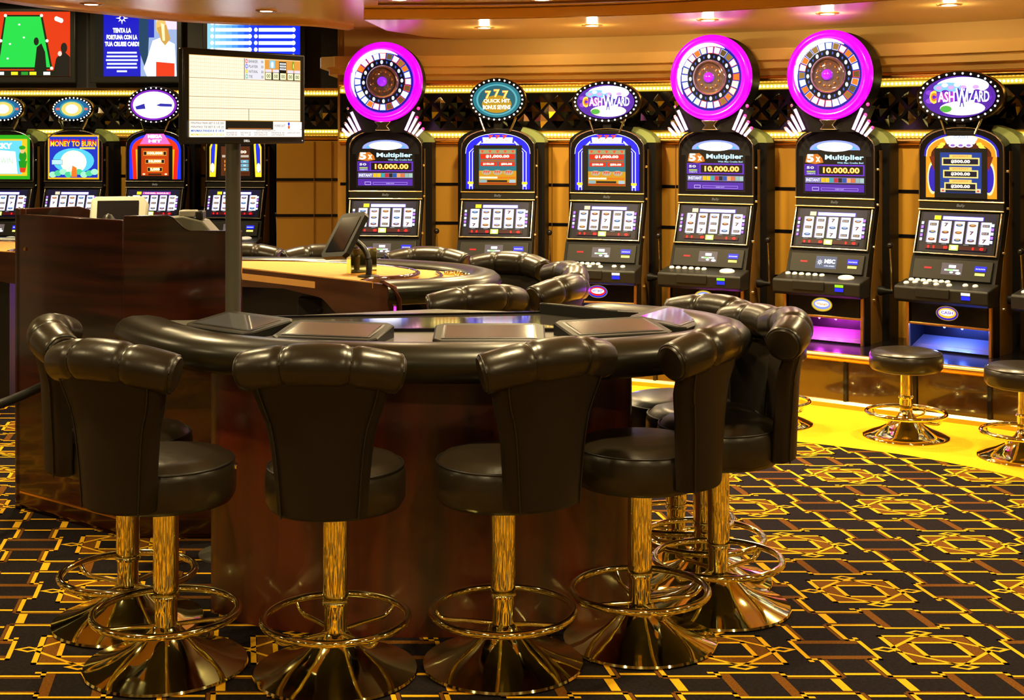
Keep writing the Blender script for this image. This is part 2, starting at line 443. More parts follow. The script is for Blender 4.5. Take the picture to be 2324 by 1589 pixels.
# mouldings swept along the walls
def moulding(n, path, prof, m):
    b = MB(); b.sweep(path, prof); tag(b.build('trim_%d' % n, m, smooth=50), kind='structure')
def half_round(o, z, r, k=8): return [(0, z-r)]+[(-o*math.sin(PI*i/k), z-r*math.cos(PI*i/k)) for i in range(k+1)]+[(0, z+r)]
moulding(1, WR, half_round(.06, 1.573, .030), M['copper'])
moulding(2, WL, half_round(.06, 1.59, .032), M['copper'])
moulding(3, WR, half_round(.055, 1.985, .027), M['copper'])
moulding(4, WL, half_round(.07, 2.03, .035), M['copper'])
cor = [(0, 2.012), (-.02, 2.012), (-.03, 2.05), (-.09, 2.062), (-.09, 2.105), (-.13, 2.108), (-.13, 2.185), (-.155, 2.188), (-.155, 2.215), (-.05, 2.22), (-.03, 2.26), (-.03, 2.50), (0, 2.50)]
cor = [(0, 2.012), (-.02, 2.012), (-.025, 2.055), (-.10, 2.058), (-.10, 2.098), (-.115, 2.100), (-.115, 2.108), (-.165, 2.11), (-.165, 2.185), (-.02, 2.19), (-.02, 2.60), (0, 2.60)]
WRC = [Vector((-1.27, 11.2)), Vector((-1.27, 10.22)), Vector((-1.262, 10.13)), Vector((-1.20, 10.105))]+WR[1:]
moulding(5, WRC, cor, M['tan_trim'])
# ceilings
CE = catmull([(-3.3,5.0),(-3.1,6.2),(-2.95,7.1),(-2.77,7.8),(-2.54,8.25),(-2.2,8.82),(-1.8,9.12),(-1.375,9.23),(-1.15,9.6)], 5)
b = MB()
b.prism([(-6.5, -4.2), (6.5, -4.2), (6.5, 12.3), (-1.15, 12.3)]+[(p.x, p.y) for p in CE[::-1]]+[(-6.5, 4.2)], 2.38, 2.44)
tag(b.build('ceiling', M['tan_soffit']), kind='structure')
b = MB(); b.sweep(CE, [(-.045, 2.355), (0, 2.345), (.02, 2.36), (.02, 2.46), (-.045, 2.46)][::-1])
tag(b.build('trim_6', M['tan_soffit'], smooth=40), kind='structure')
b = MB(); b.bx(-6.6, 6.6, -4.3, 12.4, 3.1, 3.2); tag(b.build('ceiling_upper', mat('dark_ceiling', (.03, .022, .012), .7)), kind='structure')
SO = catmull([(-.90,8.3),(-.2,8.27),(.4,8.12),(.815,7.95),(1.3,7.66),(1.70,7.36),(2.2,6.9),(2.7,6.2),(3.1,5.2)], 6)
b = MB()
b.prism([(p.x, p.y) for p in SO]+[(4.7, 5.0)]+[(p.x, p.y) for p in WR[::-1] if p.x > -.35]+[(-.62, 9.7), (-.84, 9.15)], 2.31, 2.379)
tag(b.build('ceiling_soffit', M['tan_soffit'], smooth=0), kind='structure')
b = MB(); b.sweep(SO, [(-.012, 2.318), (0, 2.318), (0, 2.372), (-.012, 2.372)]); tag(b.build('trim_7', M['tan_trim'], smooth=40), kind='structure')
SO2 = [(p.x+.12, p.y-.32) for p in SO]
b = MB(); b.sweep(SO2, [(-.02, 2.366), (.02, 2.366), (.02, 2.381), (-.02, 2.381)]); tag(b.build('trim_8', M['brown_trim'], smooth=40), kind='structure')

# ------------------------------------------------------------ recessed downlights
def make_downlight(x, y, z, e, label, grp=None, kind='AREA'):
    r = empty('downlight', (x, y, z), 0, label, 'ceiling light', grp)
    b = MB(); b.lathe([(.040, -.002), (.058, -.008), (.066, -.004), (.066, .0), (.04, .0)], 24); b.build('trim_ring', M['copper'], r)
    b = MB(); b.lathe([(0, -.004), (.038, -.006), (.040, 0), (0, 0)], 20); b.build('lens', M['lens'], r)
    add_light('downlight_lamp', (0, 0, -.02), e, .11, parent=r)
    if kind == 'POINT': add_light('downlight_glow', (0, 0, -.035), e*.22, .03, parent=r, kind='POINT')
    return r
DE = 24
for (x, y), lab in zip([(-.18,8.87),(.51,8.70),(1.19,8.30),(1.815,7.86),(2.35,7.34)],
        ['glowing recessed downlight in the soffit just right of the leftmost big wheel', 'glowing recessed downlight in the soffit above the purple oval sign left of centre',
         'glowing recessed downlight in the soffit above the middle big wheel', 'glowing recessed downlight in the soffit above the rightmost big wheel',
         'glowing recessed downlight in the soffit at the top right, nearest the right edge']):
    make_downlight(x, y, 2.31, DE, lab, 'downlights in the curved soffit', 'POINT')
for (x, y), lab in zip([(-2.47,8.02),(-1.52,8.45),(-.64,7.75),(.17,7.75)],
        ['recessed downlight in the bronze ceiling edge above the blue television', 'recessed downlight in the bronze ceiling edge above the light blue television',
         'bright recessed downlight at the top edge left of centre, before the soffit', 'bright recessed downlight at the top edge near the centre, before the soffit']):
    make_downlight(x, y, 2.38, DE, lab, 'downlights in the main ceiling')
for y in (-2.6, -.4, 1.8, 3.9, 5.9):
    for x in (-3.9, -1.9, 0.1, 2.1, 4.1):
        make_downlight(x+(.5 if y == 1.8 else 0), y, 2.38, DE, 'recessed ceiling downlight out of view above the carpet', 'ceiling downlights out of view')
for x in (-4.6, -3.2): make_downlight(x, 10.9, 3.1, DE*1.5, 'recessed downlight high over the left row of slot machines', 'high downlights over the left row')

# ------------------------------------------------------------ strips of light bulbs along the walls
def led_strip(path, z, label, a=0, b_=None):
    L = plen(path); b_ = b_ or L
    r = empty('light_strip', (0, 0, 0), 0, label, 'light strip', 'strips of small bulbs along the walls')
    m = MB(); m.sweep(path, [(-.022, z-.017), (0, z-.017), (0, z+.017), (-.022, z+.017)]); m.build('channel', M['ledbed'], r)
    m = MB(); d = a+.02
    while d < b_:
        p, an = along(path, d)
        m.sphere((p.x+.033*math.sin(an), p.y-.033*math.cos(an), z), .0098, 0, n=6, sc=(1, 1, 1)); d += .0265
    tag(m.build('bulbs', M['led'], r, smooth=80), kind='stuff'); return r
led_strip(WR, 1.612, 'lower yellow strip of tiny bulbs on the curved wall behind the right-hand slot machines')
led_strip(WR, 1.938, 'upper yellow strip of tiny bulbs on the curved wall, passing behind the big wheels')
led_strip(WL, 1.645, 'lower yellow strip of tiny bulbs behind the slot machines at the far left')
led_strip(WL, 1.985, 'upper yellow strip of tiny bulbs under the television screens at the far left')

# ------------------------------------------------------------ plinths the slot machines stand on
def plinth(path, back, top, label, h=.31):
    r = empty('machine_plinth', (0, 0, 0), 0, label, 'plinth')
    poly = [(p[0], p[1]) for p in path]+[(p[0], p[1]) for p in back[::-1]]
    b = MB(); b.prism(poly, 0, h); b.build('body', M['plinth'], r, smooth=25)
    b = MB(); b.prism([(p[0], p[1]) for p in path]+[(p[0], p[1]) for p in back[::-1]], h, h+.004); b.build('top', M['blackgloss'], r, smooth=0)
    L = plen(path); d = .15; i = 0
    b = MB()
    while d+.42 < L:
        pts = [along(path, d+.42*k/6)[0] for k in range(7)]
        b = MB(); b.tube([(p.x, p.y, h-.012) for p in pts], .026, 12); b.build('edge_roll', M['copper'], r, smooth=60)
        an = along(path, d+.42)
        bb = MB(); bb.box((an[0].x, an[0].y, h/2-.01), (.022, .03, h-.03), 0, rz=an[1]); bb.build('divider', M['blackgloss'], r)
        d += .42
    b = MB(); b.sweep(path, [(-.03, .0), (0, .0), (0, .04), (-.012, .045), (-.03, .03)]); b.build('kick_moulding', M['copper'], r)
    return r
plinth(FRONT, [(p.x, p.y) for p in WR[6:]] , .31, 'low curved glossy brown plinth with a brass edge under the right-hand slot machines')
plinth([(-6.4, 11.42), (-5, 11.42), (-4, 11.42), (-3, 11.42), (-1.9, 11.42)], [(-6.4, 12.19), (-1.9+.0, 12.19)] if False else [(-6.4, 12.19), (-2.02, 12.19), (-2.02, 11.5)], .31, 'straight dark plinth under the slot machines at the far left')

# ------------------------------------------------------------ slot machines
MW = .535; HW = MW/2
def arch(hw, zs, zt, n=16, inset=0):
    # outline (x, z): from bottom left, up, over a shallow arch, down the right side
    pts = []
    hw -= inset; zt -= inset
    for i in range(n+1):
        a = PI-PI*i/n
        pts.append((hw*math.cos(a), zs+(zt-zs)*math.sin(a)**.8 if 0 < i < n else zs))
    return pts
SYM = [('#7a3020', 'e'), ('#2a5a8a', 'e'), ('#303030', 'b'), ('#a05a20', 'e'), ('#5a2030', '7'), ('#304060', 'b')]
def reel_art(seed, pink=False):
    rnd = random.Random(seed); a = Art()
    a.rect(-.2, -.115, .2, .115, '#08061c', 1)
    a.rect(-.2, .075, .2, .115, '#0a0830', 1)
    a.rect(-.09, .073, .135, .097, '#5040e0', 1.2)
    a.rect(-.086, .076, .131, .094, '#ffffff' if not pink else '#ff4070', 1.7)
    if pink: a.text('WHEEL BONUS', .022, .085, .010, '#ffffff', 1.5, width=.19)
    else: a.text('SEVENS', .022, .085, .009, '#ff9040', 1.2, width=.07)
    a.rect(-.135, .073, -.098, .098, '#e0d820' if seed % 2 else '#d8d0b0', 1.2)
    for i in range(5):
        x = -.166+i*.0725
        a.rect(x, -.062, x+.058, .066, '#f2eeff', 1.55)
        a.rect(x, -.062, x+.005, .066, '#9a90d0', 1)
        for j in range(3):
            c, k = rnd.choice(SYM); cz = .045-.044*j; cx = x+.03
            if k == 'e': a.ell(cx, cz, .020, .009, c, 1); a.ell(cx, cz+.003, .011, .005, '#d0a060' if rnd.random() < .5 else '#90b0e0', 1)
            elif k == 'b': a.rect(cx-.019, cz-.008, cx+.019, cz+.008, c, 1); a.text('BAR', cx, cz, .009, '#e8c0a0', 1, width=.03)
            else: a.text('7', cx, cz, .022, c, 1, width=.022, bold=.05)
    for i in range(5):
        for s in (-1, 1):
            a.rect(s*.192-.008, -.055+i*.024, s*.192+.006, -.038+i*.024, '#d8e8ff' if (i+seed) % 2 else '#b070ff', 1.3)
    a.rect(-.165, -.100, .17, -.078, '#4a0008', 1.0)
    for x, t in ((-.145, '0'), (-.115, '0'), (-.05, '80'), (.10, '0'), (.145, '40')): a.text(t, x, -.089, .017, '#ff0c18', 2.2, bold=.06)
    a.rect(-.028, -.104, .020, -.073, '#c8ff60', 1.8); a.rect(-.018, -.098, .010, -.079, '#ffffe0', 2)
    for x in (-.14, -.06, .06, .14): a.text('CREDITS', x, -.070, .0045, '#c0c0c0', 1, width=.028)
    return a
def zfit(a, x, z): return x
def art_multiplier(a):
    # local origin at the bottom centre of the glass, width .48, height .40
    a.poly(arch(.245, .245, .405), '#0a0608', 1)
    lens = [(-.17, .285)]+[(.17*math.cos(PI-PI*i/14), .285+.062*math.sin(PI*i/14)**.9) for i in range(15)]
    a.poly(lens, '#7f8cff', 1.6); a.ell(0, .305, .12, .030, '#ffffff', 2.2)
    a.poly([(-.15, .289), (-.115, .289), (-.125, .308)], '#50a8e0', 1.3); a.poly([(.15, .289), (.115, .289), (.125, .308)], '#50a8e0', 1.3)
    a.rect(-.215, .005, .21, .27, '#050308', 1)
    a.poly([(-.20, .205), (-.19, .255), (-.115, .26), (-.085, .235), (-.075, .205), (-.13, .195)], '#ff8c28', .7)
    a.text('5', -.165, .232, .052, '#fff0d0', 1.5, width=.05, bold=.05); a.text('x', -.112, .225, .034, '#ffe0c0', 1.3, width=.034, bold=.05)
    a.text('Multiplier', .065, .235, .040, '#b8e8ff', 1.5, width=.26, bold=.03)
    a.text('With Max Credits Bet!', .105, .205, .011, '#a8d8ee', 1.2, width=.175, bold=.02)
    a.rect(-.205, .122, .20, .193, '#6a2cc8', 1.0); a.rect(-.200, .127, -.115, .188, '#3a1488', 1.2)
    a.text('50', -.165, .172, .016, '#ffffff', 1.4, width=.05); a.rect(-.19, .142, -.13, .152, '#a8c060', 1.1); a.text('CREDITS', -.16, .134, .008, '#e0e0ff', 1.3, width=.06)
    a.rect(-.105, .130, .19, .184, '#020203', 1)
    a.text('10.000.00', .045, .157, .038, '#ff7a10', 1.9, width=.245, bold=.05); a.text('10.000.00', .045, .157, .034, '#ffe070', 1.8, width=.243, bold=.01)
    a.rect(-.2, .075, .198, .112, '#8878b8', .9); a.text('INSTANT', -.145, .094, .020, '#e8f8ff', 1.4, width=.095)
    for i, c in enumerate(['#e8b818', '#f0c020', '#30a0a0', '#c02830', '#202020', '#2050a0', '#e0a060', '#d07040', '#90b0a0', '#a0c0b0']):
        a.rect(-.09+i*.029, .080, -.064+i*.029, .108, c, 1.1)
    a.rect(-.2, .02, .198, .068, '#5a28b0', .9); a.frame(-.09, .028, .16, .045, .0025, '#b090f0', 1.1); a.frame(-.15, .026, -.105, .048, .003, '#d0c0ff', 1.1)
    a.text('CASH OUT', .035, .036, .007, '#d0c0ff', 1.1, width=.06)
    return a
def art_sevens(a):
    a.poly(arch(.235, .25, .395), '#e8ecff', 1.3); a.poly(arch(.235, .25, .395, inset=.004), '#1414d8', 1.3); a.rect(-.231, .0, .231, .25, '#1414d8', 1.3)
    for s in (-1, 1):
        for dx in (.0, .022):
            x = s*(.205-dx)
            a.poly([(x-.0025, .0), (x+.0025, .0), (x+.0025, .26), (x-.0025, .26)], '#f0f4ff', 1.5)
            a.poly([(x-.003, .26), (x+.003, .26), (s*.12+.003, .34-dx*.3), (s*.12-.003, .34-dx*.3)], '#f0f4ff', 1.5)
        a.rect(s*.195-.022, .035, s*.195+.018, .052, '#ffd020', 1.6); a.ell(s*.195, .026, .011, .007, '#e8f0ff', 1.6)
    a.rect(-.12, .322, .12, .326, '#f0f4ff', 1.5)
    a.poly([(-.105, .328), (.105, .328), (.11, .365), (-.11, .365)], '#fff4f0', 1.8); a.text('7 7 7', 0, .368, .026, '#f03818', 1.6, width=.14, bold=.06)
    a.text('BONUS SEVENS', 0, .342, .012, '#e07850', 1.3, width=.17)
    a.rect(-.175, .0, .175, .31, '#060505', 1)
    a.rect(-.135, .03, .135, .285, '#207888', .9); a.rect(-.135, .030, .135, .13, '#d89818', 1)
    for i in range(5): a.poly([(-.11+i*.055-.013, .272), (-.11+i*.055+.013, .272), (-.11+i*.055, .255)], '#ff4020', 1.5)
    a.rect(-.13, .25, .13, .278, '#e8d890', .5)
    for i in range(5): a.poly([(-.11+i*.055-.013, .274), (-.11+i*.055+.013, .274), (-.11+i*.055, .253)], '#f04020', 1.4)
    a.rect(-.125, .212, .125, .248, '#d82808', 1.1); a.text('$1,000.00', 0, .230, .024, '#fff0d8', 1.5, width=.17, bold=.05)
    for s, t in ((-1, '$100.00'), (1, '$50.00')): a.rect(s*.065-.060, .163, s*.065+.060, .192, '#d82808', 1.1); a.text(t, s*.065, .177, .017, '#fff0d8', 1.4, width=.08, bold=.05)
    a.rect(-.125, .195, .125, .207, '#c06020', .9)
    for i in (-1, 0, 1): a.ell(i*.08, .118, .034, .018, '#b8b090', 1); a.text('777', i*.08, .120, .018, '#e03010', 1.3, width=.05, bold=.05)
    a.rect(-.13, .075, .0, .088, '#f0e0c0', 1.2); a.rect(.0, .075, .13, .088, '#e07818', 1); a.rect(-.135, .032, .135, .048, '#c04810', .8)
    a.rect(-.075, .050, .07, .064, '#101010', 1); a.rect(-.13, .046, -.08, .068, '#90b0b0', 1); a.rect(.085, .046, .13, .068, '#b0c8d0', 1)
    return a
def art_crown(a):
    a.poly(arch(.235, .25, .395), '#2018a8', 1.2); a.poly(arch(.222, .25, .382), '#f8e0a0', 1.2); a.poly(arch(.216, .25, .376), '#f09418', 1.1)
    a.poly(arch(.19, .25, .34), '#5a1808', .9)
    a.rect(-.222, 0, .222, .25, '#f09818', 1.1)
    for s in (-1, 1):
        a.ell(s*.178, .12, .034, .10, '#fff0a0', 1.3); a.ell(s*.172, .12, .032, .085, '#2818b0', 1.1); a.poly([(s*.15, .25), (s*.2, .25), (s*.17, .16)], '#802808', .9)
    for s in (-1, 1):
        for k in range(3): a.ell(s*(.115+.012*k), .325-.014*k, .018, .011, '#f0d040', 1.3)
    a.poly([(-.105, .36), (-.04, .385), (.04, .385), (.105, .36), (.085, .325), (-.085, .325)], '#e8ecff', 1.8)
    for i in (-1, 0, 1): a.ell(i*.05, .318, .026, .013, '#c8ccff', 1.5); a.ell(i*.05, .318, .014, .007, '#9060c0', 1.2)
    a.text('CASH', 0, .368, .018, '#a0a8ff', 1.2, width=.09)
    a.rect(-.165, .0, .165, .30, '#060505', 1); a.rect(-.13, .03, .13, .275, '#123a90', 1)
    for k, t in enumerate(('$500.00', '$300.00', '$200.00')):
        z = .222-.075*k; wd = .118-.008*k
        a.rect(-wd, z-.026, wd, z+.022, '#e8d070', 1.2); a.rect(-wd+.009, z-.018, wd-.009, z+.014, '#040828', 1)
        a.rect(-.07, z+.018, .07, z+.040, '#e8c060', 1.2); a.text('JACKPOT', 0, z+.029, .011, '#e07030', 1.2, width=.10)
        a.text(t, 0, z-.002, .022, '#fff0d8', 1.5, width=.12, bold=.05)
    a.rect(-.13, .034, .13, .048, '#081838', 1)
    for s in (-1, 1): a.rect(s*.11-.016, .034, s*.11+.016, .058, '#e8d0a0', 1.1); a.poly([(s*.11-.010, .040), (s*.11+.010, .040), (s*.11, .052)], '#c83010', 1.1)
    return a
def art_mega(a):
    a.poly(arch(.235, .25, .395), '#1a30e8', 1.3); a.poly(arch(.212, .245, .375), '#ff3010', 1.2)
    a.rect(-.235, 0, .235, .25, '#1a30e8', 1.3); a.poly([(-.2, 0), (.2, 0), (.215, .26), (-.215, .26)], '#ff2010', 1.2); a.poly([(-.165, 0), (.165, 0), (.178, .26), (-.178, .26)], '#f0b018', 1.0)
    a.poly([(-.12, .335), (-.08, .395), (.08, .395), (.12, .335), (.14, .305), (-.14, .305)], '#ff60b0', 1.4)
    a.text('MEGA', 0, .372, .030, '#ffffff', 2, width=.13, bold=.05); a.text('HIT', 0, .332, .026, '#fff0f8', 2, width=.12, bold=.05)
    a.rect(-.16, .0, .16, .29, '#050505', 1); a.rect(-.125, .03, .125, .27, '#d04408', .9)
    for k, t in enumerate(('100,000', '10,000', '2,000')):
        z = .225-.07*k; wd = .105-.018*k
        a.rect(-wd, z-.020, wd, z+.020, '#e8a040', 1); a.rect(-wd+.004, z-.014, -wd+.026, z+.014, '#101018', 1); a.rect(wd-.026, z-.014, wd-.004, z+.014, '#101018', 1)
        a.text(t, 0, z, .026, '#fff4d0', 1.4, width=wd*1.3, bold=.05)
    a.rect(-.06, .034, .06, .05, '#402008', 1); a.ell(-.1, .044, .012, .008, '#ffe0b0', 1.2); a.ell(.1, .044, .012, .008, '#ffe0b0', 1.2)
    return a
def art_flame(a):
    a.poly(arch(.235, .25, .395), '#181008', 1)
    for s in (-1, 1):
        a.poly([(s*.235, .02), (s*.18, .02), (s*.165, .3), (s*.195, .36), (s*.235, .28)], '#ffd020', 1.3)
        a.poly([(s*.225, .06), (s*.195, .06), (s*.182, .3), (s*.2, .33), (s*.222, .26)], '#2030d0', 1.2)
        a.ell(s*.208, .10, .018, .04, '#e8f4ff', 1.6); a.ell(s*.2, .045, .02, .012, '#ffd820', 1.5)
    a.rect(-.16, .0, .16, .30, '#080606', 1); a.rect(-.13, .03, .13, .285, '#6a3418', .7)
    a.text('1,000.00', .01, .235, .030, '#ffe0c0', 1.4, width=.18, bold=.05); a.rect(-.12, .19, .12, .21, '#c8b8a0', 1)
    for k in range(3): a.rect(-.10, .075+.034*k, -.05, .098+.034*k, '#e08830', 1.1); a.rect(-.04, .072+.034*k, .12, .100+.034*k, '#70b0c8', .9); a.text('x x x', .04, .086+.034*k, .012, '#e8f8ff', 1.1, width=.12)
    a.rect(-.11, .04, .12, .058, '#502008', 1)
    return a
def art_money(a):
    a.rect(-.235, .0, .235, .385, '#f0b010', 1.1); a.rect(-.222, .014, .222, .37, '#1830b8', 1.1)
    a.ell(0, .16, .19, .11, '#50c0f0', 1.2); a.ell(0, .15, .12, .10, '#fff8c0', 1.5); a.ell(.02, .16, .075, .07, '#ffffe8', 2)
    for i in range(9): a.ell(-.19+i*.048, .04+.012*(i % 3), .034, .026, '#48c890' if i % 2 else '#a0f0c0', 1.1)
    a.poly([(-.02, .02), (.035, .02), (.03, .10), (-.01, .12)], '#e07020', 1.2)
    a.text('MONEY TO BURN', 0, .315, .062, '#f02010', 1.4, width=.43, bold=.05); a.text('MONEY TO BURN', 0, .308, .045, '#ffd020', 1.4, width=.42, bold=.01)
    a.rect(.06, .262, .2, .278, '#f8d040', 1.2); a.rect(-.2, .125, -.10, .17, '#30343c', 1); a.rect(-.197, .128, -.103, .167, '#b0d8e8', 1.2)
    return a
def art_lucky(a):
    a.rect(-.235, .0, .235, .385, '#28a818', 1.1); a.rect(-.222, .03, .21, .35, '#f0c020', 1.1); a.rect(-.21, .045, .16, .335, '#60c8f0', 1.2)
    a.poly([(-.2, .05), (.12, .05), (.10, .24), (-.14, .26)], '#f8ffff', 2); a.text('LUCKY', -.05, .29, .05, '#fff8d0', 1.8, width=.24, bold=.05)
    a.ell(.17, .20, .035, .05, '#18901c', 1.1); a.ell(.165, .245, .022, .020, '#f8b878', 1.1); a.ell(.165, .275, .03, .018, '#20a020', 1.1)
    a.poly([(.13, .16), (.21, .16), (.20, .10), (.14, .10)], '#189018', 1.1); a.poly([(.14, .10), (.2, .10), (.19, .06), (.145, .06)], '#e03818', 1.1)
    a.text('BIG WIN', -.03, .16, .05, '#b0d8b0', 1.1, width=.22)
    return a
def art_oval_wizard(a, rx, rz):
    a.ell(0, 0, rx, rz, '#5018a0', 1.1, n=40)
    a.ell(rx*.1, rz*.52, rx*.72, rz*.42, '#e8f4ff', 1.9, n=28); a.ell(-rx*.3, rz*.45, rx*.4, rz*.25, '#78b8d8', 1.3)
    a.ell(rx*.1, -rz*.55, rx*.62, rz*.34, '#f8f8d0', 1.5); a.ell(-rx*.35, -rz*.58, rx*.16, rz*.16, '#50b040', 1.1)
    for i in range(7): a.ell(rx*(-.55+.17*i), rz*(.45+.12*(i % 2)), rx*.09, rz*.10, '#dcd0f8' if i % 2 else '#b890e8', 1.5)
    for i in range(12): a.ell(rx*(-.8+i*.145), -rz*.18+.008*(i % 3), rx*.11, rz*.13, '#6a20b8' if i % 2 else '#8a40d0', 1.2)
    for i in range(12): a.ell(rx*(-.8+i*.145), rz*.22-.008*(i % 3), rx*.11, rz*.12, '#5a18a8' if i % 2 else '#8038c8', 1.2)
    for k, c, e in ((.11, '#2a18a8', 1.0), (.02, '#f8fbff', 2.2)):
        a.text('C', -rx*.70, 0, rz*.64, '#f07010' if k > .05 else '#ffc040', 1.5, width=rx*.20, bold=k)
        a.text('ASH', -rx*.33, 0, rz*.50, '#a02898' if k > .05 else '#fff0e0', 1.8, width=rx*.46, bold=k)
        a.text('W', rx*.10, -rz*.04, rz*.90, c, e, width=rx*.34, bold=k)
        a.text('IZARD', rx*.54, 0, rz*.52, c, e, width=rx*.60, bold=k)
    return a
def art_oval_sevens(a, rx, rz):
    a.ell(0, 0, rx, rz, '#107080', 1.1, n=40); a.ell(0, 0, rx*.86, rz*.88, '#50a8b0', 1.1, n=36); a.ell(0, 0, rx*.78, rz*.8, '#10606e', 1, n=36)
    a.ell(0, -rz*.25, rx*.62, rz*.5, '#c89820', .9)
    for i in (-1, 0, 1): a.text('7', i*rx*.36, rz*.36-.01*abs(i), rz*.48, '#f06008', 1.5, width=rx*.26, bold=.08); a.text('7', i*rx*.36, rz*.36-.01*abs(i), rz*.44, '#ffe860', 1.7, width=rx*.24, bold=.02)
    for k, c, e in ((.08, '#a87808', .9), (.03, '#fffbd0', 2.0)):
        a.text('QUICK HIT', 0, -rz*.08, rz*.24, c, e, width=rx*1.1, bold=k); a.text('BONUS SEVENS', 0, -rz*.42, rz*.24, c, e, width=rx*1.15, bold=k)
    return a
def art_oval_sun(a, rx, rz):
    a.ell(0, 0, rx, rz, '#106090', 1.1, n=40); a.rect(-rx*.92, -rz*.12, rx*.92, rz*.12, '#e06a50', 1.1); a.ell(0, 0, rx*.72, rz*.82, '#38a0a8', 1, n=32)
    a.ell(0, 0, rx*.60, rz*.70, '#ffc060', 1.3, n=32); a.ell(0, 0, rx*.36, rz*.45, '#ffffff', 2.2); return a
def art_oval_ship(a, rx, rz):
    a.ell(0, 0, rx, rz, '#8020c0', 1.1, n=40); a.ell(0, 0, rx*.9, rz*.88, '#ffffff', 2.0, n=36)
    a.poly([(-rx*.8, -rz*.1), (-rx*.4, rz*.1), (-rx*.35, -rz*.25), (-rx*.75, -rz*.3)], '#2828a0', 1.1); a.poly([(rx*.1, -rz*.02), (rx*.3, rz*.1), (rx*.8, rz*.06), (rx*.8, -rz*.12), (rx*.3, -rz*.1)], '#2828a0', 1.1)
    return a
bulb_me = MB().sphere((0, 0, 0), .0065, n=8)
def oval_sign(parent, x, y, z, rx, rz, artf, rzrot=0, bulbs=True):
    n = 32
    b = MB(); prof = [(1.0, -.02), (1.0, .045), (.9, .06)]
    rings = [[(rx*1.09*k*math.cos(2*PI*i/n), yy, rz*1.13*k*math.sin(2*PI*i/n)) for i in range(n)] for k, yy in ((.88, -.020), (.94, -.032), (1.0, -.018), (1.0, .045), (.92, .065))]
    b.loft(rings, 0, caps=True)
    s = b.build('oval_sign', M['cab'], parent, loc=(x, y, z), smooth=60)
    g = MB(); g.loft([[(rx*k*math.cos(2*PI*i/n), yy, rz*k*math.sin(2*PI*i/n)) for i in range(n)] for k, yy in ((1.09, -.014), (1.115, -.022), (1.125, .0), (1.10, .008))], 0, closed=True); g.build('chrome_rim', M['copper'], s, smooth=60)
    a = Art(); artf(a, rx*.93, rz*.91); a.build('lit_face', s, (0, -.033, 0))
    if bulbs:
        first = None; nb = 30
        for i in range(nb):
            t = 2*PI*i/nb
            if first is None: first = bulb_me.build('bulb', M['bulb'], s, smooth=80); q = first
            else: q = first.copy(); COL.objects.link(q)
            q.location = (rx*1.0*math.cos(t), -.034, rz*1.02*math.sin(t))
    b = MB(); b.bx(-.03, .03, -.0, .05, -rz*1.12-.07, -rz*1.05); b.bx(-.09, .09, -.01, .06, -rz*1.12-.08, -rz*1.12-.05); b.build('sign_neck', M['cab'], s, bevel=.004)
    for sx in (-1, 1):
        b = MB(); b.tube([(sx*.09, -.01, -rz*1.12-.07), (sx*.13, 0, -rz*.9)], .008, 8); b.build('sign_strut', M['chrome'], s)
    return s
def disc(b, r0, r1, y0, y1, mi=0, n=48):
    prof = [(r0, -y0), (r1, -y0), (r1, -y1), (r0, -y1), (r0, -y0)]
    T = Matrix.Rotation(PI/2, 4, 'X'); b.lathe(prof, n, mi, T)
